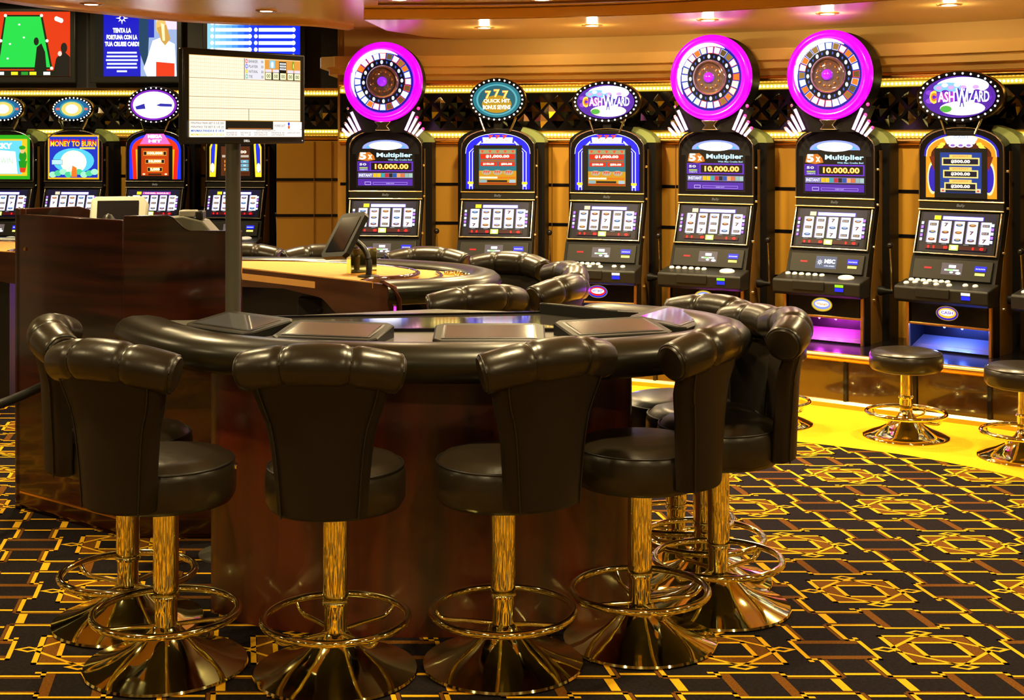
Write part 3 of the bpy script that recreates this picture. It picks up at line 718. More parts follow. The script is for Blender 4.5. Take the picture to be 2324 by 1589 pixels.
def wheel_sign(parent, x, y, z, seed):
    R = .283; rnd = random.Random(seed)
    RX = Matrix.Rotation(PI/2, 4, 'X')   # lathe axis z -> -y (towards the viewer)
    b = MB(); b.lathe([(0, -.20), (R*.9, -.20), (R*.985, -.17), (R*.985, 0), (0, .0)], 56, 0, RX)
    s = b.build('wheel_sign', M['cab'], parent, loc=(x, y, z), smooth=40)
    b = MB(); b.lathe([(R*.80, 0), (R*.80, .012), (R*.85, .028), (R*.93, .032), (R*.985, .022), (R, .0), (R, -.02), (R*.8, -.02), (R*.80, 0)], 64, 0, RX); b.build('glow_ring', M['magenta'], s, smooth=60)
    b = MB(); b.lathe([(R*.775, .0), (R*.78, .014), (R*.805, .014), (R*.81, .0)], 64, 0, RX); b.build('inner_ring', M['violet'], s, smooth=60)
    # glowing white arc stands in for glare on the wheel's upper left
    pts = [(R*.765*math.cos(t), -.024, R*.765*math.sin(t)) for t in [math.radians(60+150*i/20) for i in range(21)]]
    b = MB(); b.tube(pts, lambda t: .002+.014*math.sin(PI*t)**.7, 8); b.build('glare_arc', M['whiteglare'], s, smooth=60)
    a = Art(); a.ell(0, 0, R*.78, R*.78, '#1a10a0', 1.0, n=48)
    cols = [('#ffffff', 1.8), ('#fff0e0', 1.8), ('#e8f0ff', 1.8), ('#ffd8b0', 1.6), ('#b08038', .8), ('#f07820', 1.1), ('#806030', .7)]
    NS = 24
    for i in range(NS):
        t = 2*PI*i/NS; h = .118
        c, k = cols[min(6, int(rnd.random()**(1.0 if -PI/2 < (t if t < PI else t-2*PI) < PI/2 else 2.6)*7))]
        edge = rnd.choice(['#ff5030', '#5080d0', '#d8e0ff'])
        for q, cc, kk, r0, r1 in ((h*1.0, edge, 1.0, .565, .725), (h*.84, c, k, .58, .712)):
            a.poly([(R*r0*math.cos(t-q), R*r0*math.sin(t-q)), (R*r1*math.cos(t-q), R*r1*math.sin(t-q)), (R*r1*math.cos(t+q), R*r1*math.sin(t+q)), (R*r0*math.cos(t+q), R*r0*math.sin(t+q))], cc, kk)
    a.ell(0, 0, R*.56, R*.56, '#0a0818', 1, n=40)
    for i in range(NS):
        t = 2*PI*i/NS+.05; big = i % 2 == 0
        a.ell(R*.49*math.cos(t), R*.49*math.sin(t), R*(.035 if big else .02), R*(.05 if big else .035), '#c8e0ff' if big else '#4060c0', 1.8 if big else 1.1, n=10)
    a.build('wheel_face', s, (0, -.004, 0))
    b = MB(); b.lathe([(R*.42, .002), (R*.42, .012), (R*.40, .030), (R*.355, .034), (R*.35, .012)], 48, 0, RX)
    b.lathe([(R*.35, .010), (R*.30, .02), (R*.22, .024), (R*.1, .026), (0, .026)], 40, 0, RX); b.build('hub_dome', M['glass'], s, smooth=60)
    b = MB(); b.lathe([(R*.11, .026), (R*.12, .04), (R*.07, .055), (0, .06)], 24, 0, RX); b.build('hub_light', M['violet'], s, smooth=60)
    b = MB()
    for i in range(12):
        t = 2*PI*i/12+.2; b.sphere((R*.25*math.cos(t), -.026, R*.25*math.sin(t)), .0085, n=6)
    b.build('hub_studs', M['copper'], s, smooth=60)
    # bracket and the two fans of pink light
    b = MB(); b.prism([(-.055, -.345), (.055, -.345), (.03, -.315), (.06, -.282), (-.06, -.282), (-.03, -.315)], -.02, .1, axis='y'); b.build('bracket', M['chrome'], s, bevel=.004)
    b = MB(); b.prism([(-.20, -.36), (.20, -.36), (.27, -.20), (.22, -.19), (.12, -.27), (0, -.295), (-.12, -.27), (-.22, -.19), (-.27, -.20)], .02, .09, axis='y'); b.build('back_plate', M['cab'], s)
    for sx in (-1, 1):
        r = MB(); r.sphere((sx*.255, 0, -.19), .012, n=8); r.build('lamp_knob', M['redglow'] if sx > 0 else M['chrome'], s, smooth=80)
        for k in range(4):
            p0 = Vector((sx*(.165+.026*k), -.012, -.345-.013*k)); p1 = Vector((sx*(.225+.022*k), -.018, -.215-.040*k))
            b = MB(); b.tube([p0, (p0+p1)/2, p1], .0105, 8); f = b.build('light_rod', M['pinkglow'], s, smooth=60)
            if k: b = MB(); b.sphere(tuple(p1), .012, n=8); b.build('rod_cap', M['redglow'] if sx > 0 else M['chrome'], f, smooth=80)
    return s
def slot_machine(x, y, phi, label, top, topper, belly, seed, deckstyle=0, panel='plain', pink=False, zb=.314):
    r = empty('slot_machine', (x, y, zb), -math.radians(phi), label, 'slot machine', 'slot machines along the wall')
    # cabinet: profile in (y, z)
    prof = [(.03, 0), (.03, .02), (0, .02), (0, .36), (-.05, .37), (-.05, .40), (.05, .45), (.10, .545), (.12, .575), (.215, .84), (.22, .90), (.22, 1.19)]
    b = MB(); 
    lower = [(.30, 0)]+[(.012, 0), (.012, .165)]+[(.20, .165), (.20, .02)]  # hollow is a separate box below
    body = [(.30, .165), (.012, .165), (.012, .33), (-.02, .34), (.03, .43), (.075, .555), (.085, .565), (.175, .835), (.20, .845), (.20, 1.195), (.30, 1.195)]
    b.prism(body, -HW, HW, axis='x'); b.bx(-HW, HW, .2, .3, .0, .165)
    b.bx(-HW, -HW+.018, .012, .2, 0, .165); b.bx(HW-.018, HW, .012, .2, 0, .165); b.bx(-HW, HW, .012, .2, 0, .012)
    b.build('cabinet', M['cab'], r, smooth=20)
    b = MB(); b.prism([(.28, 0), (.10, .0), (.10, .33), (.15, .56), (.24, .84), (.24, 1.2), (.28, 1.2)], HW-.001, HW+.002, axis='x'); b.prism([(.28, 0), (.10, .0), (.10, .33), (.15, .56), (.24, .84), (.24, 1.2), (.28, 1.2)], -HW-.002, -HW+.001, axis='x'); b.build('side_panel', M['cabsheen'], r, smooth=20)
    # rear housing with rounded top
    b = MB(); b.prism([(-HW-.05, 0), (HW+.05, 0), (HW+.05, 1.24)]+[(( HW+.05)*math.cos(t), 1.24+.12*math.sin(t)) for t in [PI*i/12 for i in range(1, 12)]]+[(-HW-.05, 1.24)], .28, .43, axis='y'); b.build('rear_housing', M['cab'], r, smooth=30)
    b = MB(); b.prism([((HW+.052)*math.cos(t), 1.245+.125*math.sin(t)) for t in [PI*i/12 for i in range(0, 5)]]+[((HW-.01)*math.cos(t), 1.245+.06*math.sin(t)) for t in [PI*i/12 for i in range(4, -1, -1)]], .275, .40, axis='y'); b.build('cap_sheen', M['green'], r, smooth=30)  # added piece carrying the strip light painted on the rounded top
    # arched top box
    b = MB(); b.prism([(-HW, 1.195-.30)]+[(p[0], p[1]) for p in arch(HW, 1.195, 1.345)]+[(HW, 1.195-.30)], .17, .30, axis='y'); b.build('top_box', M['blackgloss'], r, smooth=30, bevel=.004)
    o = [(-HW+.004, .90)]+arch(HW-.004, 1.195, 1.341)+[(HW-.004, .90)]
    b = MB(); b.tube([(p[0], .168, p[1]) for p in o], .0055, 6); b.build('chrome_edge', M['mchrome'], r, smooth=60)
    a = Art(); top(a); a.build('top_glass', r, (0, .1685, .915), 0)
    # header strip with the maker's script
    b = MB(); b.bx(-HW+.004, HW-.004, .165, .20, .842, .895); h = b.build('header_strip', M['darkgrey'], r, bevel=.003)
    a = Art(.0003); a.text('Bally' if top not in (art_money, art_lucky) else 'Lucky', 0, 0, .022, '#b0a890', .5, width=.05, shear=.25); a.build('maker_script', h, (0, .1645, .868)) if top not in (art_money, art_lucky) else a.text('', 0, 0, .01, '#000000')
    for z in (.842, .895):
        b = MB(); b.tube([(-HW, .163, z), (HW, .163, z)], .0048, 8); b.build('chrome_bar', M['mchrome'], r)
    # sloping reel section: plane from (.085,.575) to (.172,.83)
    P0 = Vector((0, .085, .575)); P1 = Vector((0, .168, .825)); tilt = math.atan2(P1.y-P0.y, P1.z-P0.z)
    mid = (P0+P1)/2
    T = Matrix.Translation(mid) @ Matrix.Rotation(-tilt, 4, 'X')
    b = MB(); b.box((0, -.004, 0), (.49, .02, .262), 0, T); b.build('reel_bezel', M['cab'], r, bevel=.004)
    for s in (-1, 1):
        b = MB(); b.box((s*(HW-.012), -.008, 0), (.010, .020, .27), 0, T); b.build('chrome_post', M['mchrome'], r, bevel=.003)
    b = MB(); b.tube([T @ Vector((-HW+.01, -.012, -.128)), T @ Vector((HW-.01, -.012, -.128))], .005, 8); b.build('chrome_bar', M['mchrome'], r)
    rs = reel_art(seed, pink).build('reel_screen', r, tuple(T @ Vector((0, -.0145, .004))), -tilt); rs.scale = (1.14, 1, 1.06)
    # console with small displays
    Q0 = Vector((0, .028, .425)); Q1 = Vector((0, .074, .55)); tl = math.atan2(Q1.y-Q0.y, Q1.z-Q0.z); TQ = Matrix.Translation((Q0+Q1)/2) @ Matrix.Rotation(-tl, 4, 'X')
    b = MB(); b.box((0, 0, 0), (.49, .025, .125), 0, TQ); c = b.build('console_panel', M['darkgrey'], r, bevel=.004)
    a = Art()
    a.rect(-.175, .0, -.125, .012, '#a00010', 1.2); a.text('88888', -.15, .006, .008, '#ff1020', 2, width=.042)
    if panel == 'msc':
        a.rect(-.07, -.035, .07, .045, '#4a5878', 1.0)
        for i in range(8):
            t = PI*i/4; a.poly([(-.042+.022*math.cos(t), .005+.022*math.sin(t)), (-.042+.006*math.cos(t+.5), .005+.006*math.sin(t+.5)), (-.042+.006*math.cos(t-.5), .005+.006*math.sin(t-.5))], '#f0f4ff', 1.6)
        a.text('MSC', .024, .012, .028, '#f4f8ff', 1.6, width=.072, bold=.05); a.text('CRUISES', .024, -.018, .009, '#e0e8ff', 1.3, width=.07)
    else:
        a.rect(-.065, -.03, .065, .042, '#6a5c5c', 1.0); a.rect(-.02, .012, .024, .03, '#f0f4ff', 1.5); a.rect(-.045, -.006, .045, .004, '#e0f0e0', 1.4); a.rect(-.03, -.004, .01, .003, '#80d060', 1.3)
        a.ell(.0, -.015, .012, .006, '#f0f8ff', 1.5); a.ell(.042, -.018, .016, .008, '#f4fbff', 1.8)
    a.rect(.14, .0, .21, .032, '#1420d8', 1.5)
    for i in range(6): a.ell(.15+.01*i, .015, .003, .004, '#f0f4ff', 2, n=6)
    a.rect(.145, -.026, .205, -.010, '#f0e070', 1.4)
    a.build('console_display', c, tuple(TQ @ Vector((0, -.013, 0))), -tl)
    # button deck
    b = MB(); dk = [(.035, .425), (-.115, .395), (-.125, .385), (-.122, .315), (-.10, .298), (.03, .298)]
    b.prism(dk, -HW-.022, HW+.022, axis='x'); d = b.build('button_deck', M['darkgrey'], r, smooth=20, bevel=.006)
    b = MB(); b.bx(-.15, .06, -.133, -.1, .335, .390); b.build('bill_tray', M['darkgrey'], d, bevel=.004)
    a = Art(); a.rect(.13, .0, .185, .022, '#1020d0', 1.6); a.rect(.13, .026, .185, .042, '#90e020' if deckstyle == 0 else '#e8e0d0', 1.4); a.build('note_slot', d, (0, -.1265, .338))
    slope = math.atan2(.03, .15)
    TB = Matrix.Translation((0, -.04, .4105)) @ Matrix.Rotation(slope, 4, 'X')
    btn = MB(); btn.lathe([(0, 0), (.0165, 0), (.0165, .006), (.012, .011), (0, .012)], 14); first = None
    spots = [(-.235+.046*i, .03) for i in range(6)] if deckstyle == 0 else [(-.235+.038*i, .04) for i in range(7)]+[(-.19, -.005), (-.12, -.012), (-.05, -.02), (.03, -.02), (.12, -.0), (.18, .0), (-.235, -.03)]
    for i, (bx_, by) in enumerate(spots):
        if first is None: first = btn.build('button', M['button'], d, smooth=40); q = first
        else: q = first.copy(); COL.objects.link(q)
        q.location = TB @ Vector((bx_, by, .001)); q.rotation_euler = (slope, 0, 0)
    if deckstyle == 0:
        b = MB(); b.lathe([(0, 0), (.044, 0), (.044, .008), (.034, .015), (0, .016)], 20, 0, TB @ Matrix.Translation((.165, .005, .001)) @ Matrix.Diagonal((1.15, .8, 1, 1))); b.build('spin_button', M['button'], d, smooth=40)
    # belly door with oval badge, brass frame, lit recess with lamps
    b = MB(); b.bx(-HW+.03, HW-.03, -.0, .014, .17, .298); bd = b.build('belly_door', M['blackgloss'], r, bevel=.003)
    a = Art(); c1, c2, c3, t = belly
    a.ell(-.01, .236, .070, .044, '#b08838', .8, n=28); a.ell(-.01, .236, .065, .040, c1, 1.3, n=28); a.ell(-.01, .238, .056, .031, c2, 1.2, n=24); a.ell(-.01, .240, .046, .019, '#f4f4ff', 1.5)
    a.text(t, -.01, .240, .018, c3, 1.0, width=.075, bold=.04); a.build('badge', bd, (0, -.0015, 0))
    fr = MB()
    for s in (-1, 1): fr.bx(s*(HW-.012)-.009, s*(HW-.012)+.009, -.012, .012, .0, .298)
    fr.bx(-HW+.02, HW-.02, -.008, .012, .155, .170); fr.bx(-HW+.02, HW-.02, -.010, .012, .286, .298); fr.build('brass_frame', M['copper'], r, bevel=.003)
    b = MB(); b.bx(-HW+.02, HW-.02, .06, .19, .013, .03); b.prism([(.012, .0125), (.19, .0125), (.19, .07)], -HW+.02, HW-.02, axis='x'); b.build('recess_tray', M['midchrome'], r)
    colr = {'m': (.9, .05, 1), 'b': (.08, .15, 1), 'y': (1, .7, .1)}[topper[1]]
    for sx in (-.05, .06):
        b = MB(); b.sphere((sx, .05, .148), .008, n=8); b.build('recess_lamp', M['lamp_'+topper[1]], r, smooth=80)
        l = add_light('recess_light', (sx, .06, .138), 7 if topper[1] != 'y' else 2, .01, colr, parent=r, kind='POINT')
    # lever
    b = MB(); b.lathe([(0, 0), (.03, 0), (.03, .02), (.018, .045), (.012, .09), (0, .09)], 16, 0, Matrix.Translation((HW+.03, .16, .33)) @ Matrix.Rotation(PI/2, 4, 'Y')); lv = b.build('lever', M['cab'], r, smooth=50)
    b = MB(); b.tube([(HW+.11, .16, .33), (HW+.112, .15, .45), (HW+.108, .14, .60)], .006, 8); b.build('lever_rod', M['chrome'], lv, smooth=60)
    b = MB(); b.sphere((HW+.108, .14, .615), .020, n=14); b.build('lever_knob', M['blackgloss'], lv, smooth=80)
    for z in (1.08, .86, .60, .27):
        b = MB(); b.lathe([(0, 0), (.011, 0), (.009, .012), (0, .014)], 10, 0, Matrix.Translation((HW+.002, .20 if z > .7 else .14, z)) @ Matrix.Rotation(PI/2, 4, 'Y')); b.build('lock', M['chrome'], r, smooth=50)
    # topper
    k = topper[0]
    if k == 'wheel': wheel_sign(r, 0, .085, 1.675, seed)
    elif k == 'wizard': oval_sign(r, 0, .17, 1.525, topper[2], topper[3], art_oval_wizard)
    elif k == 'sevens': oval_sign(r, 0, .17, 1.545, topper[2], topper[3], art_oval_sevens)
    elif k == 'sun': oval_sign(r, 0, .17, 1.525, topper[2], topper[3], art_oval_sun)
    elif k == 'ship': oval_sign(r, 0, .17, 1.56, topper[2], topper[3], art_oval_ship)
    return r
M['midchrome'] = mat('recess_metal', (.55, .5, .45), .3, .8)
M['lamp_m'] = mat('magenta_lamp', (1, 0, 1), .3, emit=(1, .1, 1), es=6)
M['lamp_b'] = mat('blue_lamp', (0, .2, 1), .3, emit=(.2, .4, 1), es=6)
M['lamp_y'] = mat('amber_lamp', (1, .7, .1), .3, emit=(1, .7, .1), es=3)
BW = ('#c8b030', '#8090ff', '#f0a020', 'Winners'); 
slot_machine(-.925, 9.60, 7, 'wheel-topped slot machine at the left end of the curved row, behind the brass box', art_multiplier, ('wheel', 'm'), BW, 1)
slot_machine(-.136, 9.47, 12, 'slot machine with a teal oval triple-seven sign and blue-bordered arched glass', art_sevens, ('sevens', 'b', .185, .137), ('#1828c0', '#e02020', '#ffffff', 'HOT SHOT'), 3, 1)
slot_machine(.59, 9.25, 22, 'slot machine with a purple oval wizard sign and blue-bordered arched glass, centre', art_sevens, ('wizard', 'b', .222, .128), ('#1828c0', '#e02020', '#2030a0', 'HOT SHOT'), 4, 1)
slot_machine(1.265, 8.93, 31, 'wheel-topped slot machine, the middle one of the three with magenta wheels', art_multiplier, ('wheel', 'm'), BW, 6)
slot_machine(1.945, 8.53, 37, 'wheel-topped slot machine nearest the right, its lower recess glowing magenta', art_multiplier, ('wheel', 'm'), BW, 2, 0, 'msc')
slot_machine(2.59, 8.10, 42, 'slot machine with a purple oval wizard sign and orange-framed glass, its recess glowing blue', art_crown, ('wizard', 'b', .245, .138), ('#3018a0', '#e0b030', '#8060c0', 'CASH'), 7, 1)
slot_machine(3.10, 7.58, 48, 'slot machine cut by the right edge, only its left side and button deck showing', art_crown, ('wizard', 'y', .235, .138), ('#3018a0', '#e0b030', '#8060c0', 'CASH'), 8, 1)
slot_machine(-2.43, 11.72, 8, 'slot machine with flame-sided top glass, half hidden behind the grey monitor pole', art_flame, ('ship', 'b', .2, .13), BW, 9)
slot_machine(-3.13, 11.72, 8, 'slot machine with red and blue arched glass, left of the monitor', art_mega, ('ship', 'b', .225, .145), BW, 11, 0, 'plain', True)
slot_machine(-3.84, 11.72, 8, 'slot machine with a square yellow-framed fiery money picture, second from the left edge', art_money, ('sun', 'b', .17, .095), BW, 12)
slot_machine(-4.44, 11.72, 8, 'slot machine with green and yellow picture glass cut by the left edge', art_lucky, ('sun', 'b', .17, .095), BW, 13)

# ------------------------------------------------------------ stools
def base_parts(r, R=.245, ring_r=.215, ring_z=.165, seat_z=.50, col_r=.038):
    b = MB(); b.lathe([(0, .001), (R-.006, .001), (R, .006), (R-.003, .013), (R*.80, .026), (R*.60, .044), (R*.42, .066), (R*.28, .092), (R*.2, .112), (R*.17, .124), (.034, .128), (.034, .15)], 64)
    b.build('base', M['gold'], r, smooth=50)
    b = MB(); b.lathe([(.034, .10), (.034, .205), (.040, .208), (.0405, .214), (.038, .219), (col_r, .222), (col_r, seat_z), (0, seat_z)], 40); b.build('column', M['gold'], r, smooth=30)
    n = 64
    b = MB(); b.tube([(ring_r*math.cos(2*PI*i/n), ring_r*math.sin(2*PI*i/n), ring_z) for i in range(n)], .0115, 12, closed=True); fr = b.build('foot_ring', M['gold'], r, smooth=80)
    for k in range(4):
        t = PI/4+k*PI/2
        pts = [(.03, .125), (.10, .128), (.165, .128), (.192, .136), (ring_r-.004, .156)]
        b = MB(); b.tube([(q*math.cos(t), q*math.sin(t), z+ring_z-.165) for q, z in catmull2(pts)], .0075, 8); b.build('spoke', M['gold'], fr, smooth=80)
def catmull2(pts): return [(p.x, p.y) for p in catmull([(a, b) for a, b in pts], 5)]
def make_stool():
    r = empty('casino_stool', (0, 0, 0))
    base_parts(r)
    b = MB(); b.lathe([(0, .498), (.17, .498), (.196, .505), (.207, .525), (.209, .56), (.208, .60), (.203, .618), (.20, .622), (.196, .624), (.18, .640), (.13, .650), (0, .654)], 56); s = b.build('seat', M['leather'], r, smooth=60)
    b = MB(); n = 56; b.tube([(.2015*math.cos(2*PI*i/n), .2015*math.sin(2*PI*i/n), .622) for i in range(n)], .0042, 6, closed=True); b.build('seat_piping', M['piping'], s, smooth=80)
    b = MB(); b.box((.208, .0, .60), (.012, .03, .014), 0, Matrix.Rotation(.6, 4, 'Z')); b.build('zip_end', M['chrome'], s, bevel=.003)
    # shell: stack of curved sections
    hw = [(.52, .128), (.60, .134), (.68, .142), (.74, .150), (.79, .162), (.83, .178), (.87, .192), (.90, .200), (.94, .200)]
    rings = []
    N = 14
    for z, wv in hw:
        yb = -.262-.012*sm(.5, .9, z)-.02*sm(.8, .94, z); th = .062 if z < .8 else .062-.01*sm(.8, .94, z)
        ring_ = []
        for i in range(N+1):
            u = -1+2*i/N; e = 1-abs(u)**6
            ring_.append((wv*u, yb+.045*u*u+.012*(1-e)*0.8, z))
        for i in range(N+1):
            u = 1-2*i/N
            ring_.append((wv*u*.985, yb+th+.035*u*u, z))
        rings.append(ring_)
    b = MB(); b.loft(rings, 0); bk = b.build('backrest', M['leather_back'], r, smooth=50, bevel=.010)
    for s in (-1, 1):
        pts = []
        for z, wv in hw:
            yb = -.262-.012*sm(.5, .9, z)-.02*sm(.8, .94, z); u = s*.86
            pts.append((wv*u, yb+.045*u*u-.001, z))
        b = MB(); b.tube([tuple(p) for p in catmull(pts, 3)], .0028, 6); b.build('back_piping', M['piping'], bk, smooth=80)
    # scroll roll across the top: three puffs
    def path(u): return Vector((.225*u, -.252+.055*u*u, .958-.030*u*u))
    rings = []; NS = 46
    for i in range(NS+1):
        u = -1+2*i/NS
        p = path(u); t = (path(min(1, u+.02))-path(max(-1, u-.02))).normalized()
        side = Vector((0, 0, 1)); x = t.cross(side).normalized(); z = x.cross(t).normalized()
        puff = .064-.006*abs(u)**2
        for c in (-.40, .40): puff -= .0075*math.exp(-((u-c)/.05)**2)
        puff += .003*math.cos(u*2.5*PI)*0
        e = 1-.16*max(0, (abs(u)-.93)/.07)**2
        K = 24; rg = []
        for k in range(K):
            a = 2*PI*k/K; cx, cz = math.cos(a), math.sin(a)
            rg.append(p+x*cx*puff*e*(1.0 if cx > 0 else 1.12)+z*cz*puff*e)
        rings.append(rg)
    b = MB(); b.loft(rings, 0); hr = b.build('head_roll', M['leather'], r, smooth=50)
    for u in (-.40, .40, -.965, .965):
        p = path(u); t = (path(min(1, u+.02))-path(max(-1, u-.02))).normalized(); x = t.cross(Vector((0, 0, 1))).normalized(); z = x.cross(t).normalized()
        pr = .0575-.006*u*u+(.0025 if abs(u) > .5 else -.0005)
        K = 28; b = MB(); b.tube([p+x*math.cos(2*PI*k/K)*pr*(1.0 if math.cos(2*PI*k/K) > 0 else 1.12)+z*math.sin(2*PI*k/K)*pr for k in range(K)], .0034 if abs(u) > .5 else .0018, 6, closed=True); b.build('roll_piping', M['piping'], hr, smooth=80)
    return r
stool0 = make_stool(); used = [False]
def place(o0, flag, x, y, rz, label, cat, group, sz=1):
    o = o0 if not flag[0] else copy_tree(o0); flag[0] = True
    o.location = (x, y, 0); o.rotation_euler = (0, 0, math.radians(rz)); o.scale = (1, 1, sz)
    return tag(o, label, cat, group)
G1 = 'high-backed stools around the near table'
for x, y, a, l in [
    (-1.265, 4.50, -73, 'high-backed dark leather stool at the far left, turned side-on beside the mahogany desk'),
    (-1.045, 4.125, -29, 'high-backed dark leather stool, second from the left, angled before the padded rail end'),
    (-.526, 4.075, -4, 'high-backed dark leather stool left of centre, its back squarely to the viewer'),
    (-.027, 4.14, 37, 'high-backed dark leather stool right of centre, turned slightly to the left'),
    (.405, 4.33, 61, 'high-backed dark leather stool near the table right end, seat showing left of its back'),
    (.70, 4.64, 84, 'high-backed dark leather stool furthest right, nearest the gold-patterned open carpet'),
    (.69, 4.92, 108, 'high-backed dark leather stool behind the table right tip, its roll above the rail corner'),
    (.62, 5.16, 130, 'high-backed dark leather stool behind the far padded rail, showing just its roll and column')]:
    place(stool0, used, x, y, a, l, 'stool', G1, .965 if x > .45 and y > 4.8 else 1)
G2 = 'high-backed stools around the tan felt table'
for x, y, a, l in [
    (-.27, 5.85, 35, 'leather stool in front of the tan table, its broad roll against the padded rail'),
    (.02, 6.15, 62, 'high-backed leather stool at the tan table right side, shown end-on with a dark round cap'),
    (.05, 6.62, 105, 'high-backed leather stool beyond the end-on one, its roll peeking up right of the tan table'),
    (-.12, 7.05, 150, 'high-backed leather stool with hollow dark inner back facing the viewer beyond the tan table'),
    (-.50, 7.35, 172, 'high-backed leather stool behind the tan table rail below the leftmost wheel slot machine'),
    (-1.05, 7.50, 183, 'high-backed leather stool behind the tan table, left of the tilted tablet'),
    (-1.52, 7.62, 190, 'high-backed leather stool behind the tan table, just right of the grey pole')]:
    place(stool0, used, x, y, a, l, 'stool', G2, .97)
def make_low():
    r = empty('round_stool', (0, 0, 0))
    base_parts(r, .227, .205, .128, .36, .030)
    b = MB(); b.lathe([(0, .352), (.15, .352), (.178, .36), (.190, .375), (.192, .41), (.190, .438), (.182, .446), (.178, .449), (.165, .460), (.12, .468), (0, .470)], 48); s = b.build('seat', M['leather'], r, smooth=60)
    b = MB(); n = 48; b.tube([(.183*math.cos(2*PI*i/n), .183*math.sin(2*PI*i/n), .447) for i in range(n)], .004, 6, closed=True); b.build('seat_piping', M['piping'], s, smooth=80)
    return r
low0 = make_low(); usedl = [False]
for x, y, l in [(2.10, 7.28, 'round backless stool in full view on the yellow carpet, before the blue-glowing machine'),
                (2.55, 6.80, 'round backless stool cut by the right edge of the view'),
                (1.45, 7.62, 'round backless stool mostly hidden behind the furthest right leather stool, before the magenta glow')]:
    place(low0, usedl, x, y, 0, l, 'stool', 'round stools before the slot machines')

# ------------------------------------------------------------ near table with padded rail
RO = catmull([(-1.47,4.98),(-1.33,4.74),(-1.19,4.55),(-1.06,4.42),(-.9,4.32),(-.65,4.225),(-.35,4.18),(0,4.185),(.25,4.235),(.48,4.33),(.68,4.47),(.80,4.64),(.84,4.84),(.79,5.03),(.68,5.18),(.52,5.30),(.31,5.42)], 5)
t1 = empty('gaming_table', (-.3, 4.8, 0), 0, 'large near gaming table with a black padded rail and sunken glass display', 'gaming table')
inv = Matrix.Translation((.3, -4.8, 0))
def bt(b, name, m, **k):
    b.v = [tuple(inv @ Vector(p)) for p in b.v]; return b.build(name, m, k.pop('parent', t1), **k)
prof = [(.0, .93), (.0, .90), (.015, .862), (.045, .835), (.09, .828), (.15, .832), (.19, .84), (.215, .86), (.215, .915), (.205, .928), (.17, .942), (.12, .955), (.07, .957), (.025, .948)]
prof = [(-.005, .895), (.008, .862), (.035, .838), (.08, .828), (.15, .830), (.19, .84), (.205, .86), (.205, .918), (.195, .930), (.165, .944), (.12, .954), (.07, .955), (.03, .944), (.005, .922)]
b = MB()
P = RO; m = len(P); rings = []
for i, p in enumerate(P):
    t = (P[min(i+1, m-1)]-P[max(i-1, 0)]).normalized(); n_ = Vector((-t.y, t.x)); e = min(i, m-1-i); k = [.55, .86, .97, 1][min(e, 3)]
    rings.append([((p+n_*(.1+(o-.1)*k)).x+t.x*0, (p+n_*(.1+(o-.1)*k)).y, .892+(z-.892)*k) for o, z in prof])
b.loft(rings); bt(b, 'padded_rail', M['rail'], smooth=60)
inner = []
for i, p in enumerate(P):
    t = (P[min(i+1, m-1)]-P[max(i-1, 0)]).normalized(); n_ = Vector((-t.y, t.x)); q = p+n_*.18; inner.append((q.x, q.y))
b = MB(); b.prism(inner+[(-.30, 5.40), (-.95, 5.16), (-1.2, 5.07)], .87, .918); bt(b, 'table_top', M['tabletop'], smooth=20)
b = MB(); b.prism([(.33, 5.33), (.50, 5.16), (.64, 4.98), (.66, 4.74), (.48, 4.80), (.50, 5.0), (.30, 5.2)], .918, .921); bt(b, 'felt_strip', M['feltorange'], smooth=0)
dg = [(-.93, 5.09), (.20, 5.24), (.46, 5.0), (.17, 4.79), (-.82, 4.79)]
cx_, cy_ = -.18, 5.0
b = MB(); outer_ = [((x-cx_)*1.04+cx_, (y-cy_)*1.10+cy_) for x, y in dg]
n5 = len(dg)
for i in range(n5):
    j = (i+1) % n5; b.prism([outer_[i], outer_[j], dg[j], dg[i]], .918, .930)
df = bt(b, 'display_frame', M['blackgloss'], smooth=0)
b = MB(); b.prism(dg, .919, .9225); bt(b, 'display_glass', M['tglass'], smooth=0)
# wooden pedestal
ped = catmull([(-.98,5.0),(-1.0,4.80),(-1.02,4.63),(-.85,4.47),(-.6,4.385),(-.3,4.36),(0,4.385),(.22,4.47),(.40,4.64),(.39,4.82),(.37,5.0)], 4)
b = MB(); b.prism([(p.x, p.y) for p in ped], .0, .87); bt(b, 'pedestal', M['wood'], smooth=30)
# player terminals set into the top
def terminal(x, y, rz, wd=.37, dp=.215):
    T = Matrix.Translation((x+.3, y-4.8, .918)) @ Matrix.Rotation(math.radians(rz), 4, 'Z')
    e = empty('player_terminal', (x+.3, y-4.8, .918), math.radians(rz)); e.parent = t1
    b = MB()
    prof_ = [(-dp/2, 0), (-dp/2, .016), (dp/2, .046), (dp/2, 0)]
    hw_, iw = wd/2, wd/2-.035
    rngs = []
    ch = .025
    out = [(-hw_+ch, -dp/2), (hw_-ch, -dp/2), (hw_, -dp/2+ch), (hw_, dp/2-ch), (hw_-ch, dp/2), (-hw_+ch, dp/2), (-hw_, dp/2-ch), (-hw_, -dp/2+ch)]
    def zt(yy): return .018+.028*(yy+dp/2)/dp
    b.loft([[(px, py, 0) for px, py in out], [(px, py, zt(py)-.004) for px, py in out], [(px*.97, py*.96, zt(py)) for px, py in out]], 0)
    b.build('housing', M['darkgrey'], e, smooth=20)
    b = MB(); q = [(-iw, -dp/2+.03), (iw, -dp/2+.03), (iw, dp/2-.03), (-iw, dp/2-.03)]
    b.loft([[(px*1.05, py*1.06, zt(py)+.0006) for px, py in q], [(px, py, zt(py)+.0012) for px, py in q]]); b.build('screen_surround', M['black'], e, smooth=0)
    b = MB(); b.add([(px*.97, py*.95, zt(py)+.0022) for px, py in q], [(0, 1, 2, 3)]); b.build('screen', M['tscreen'], e, smooth=0)
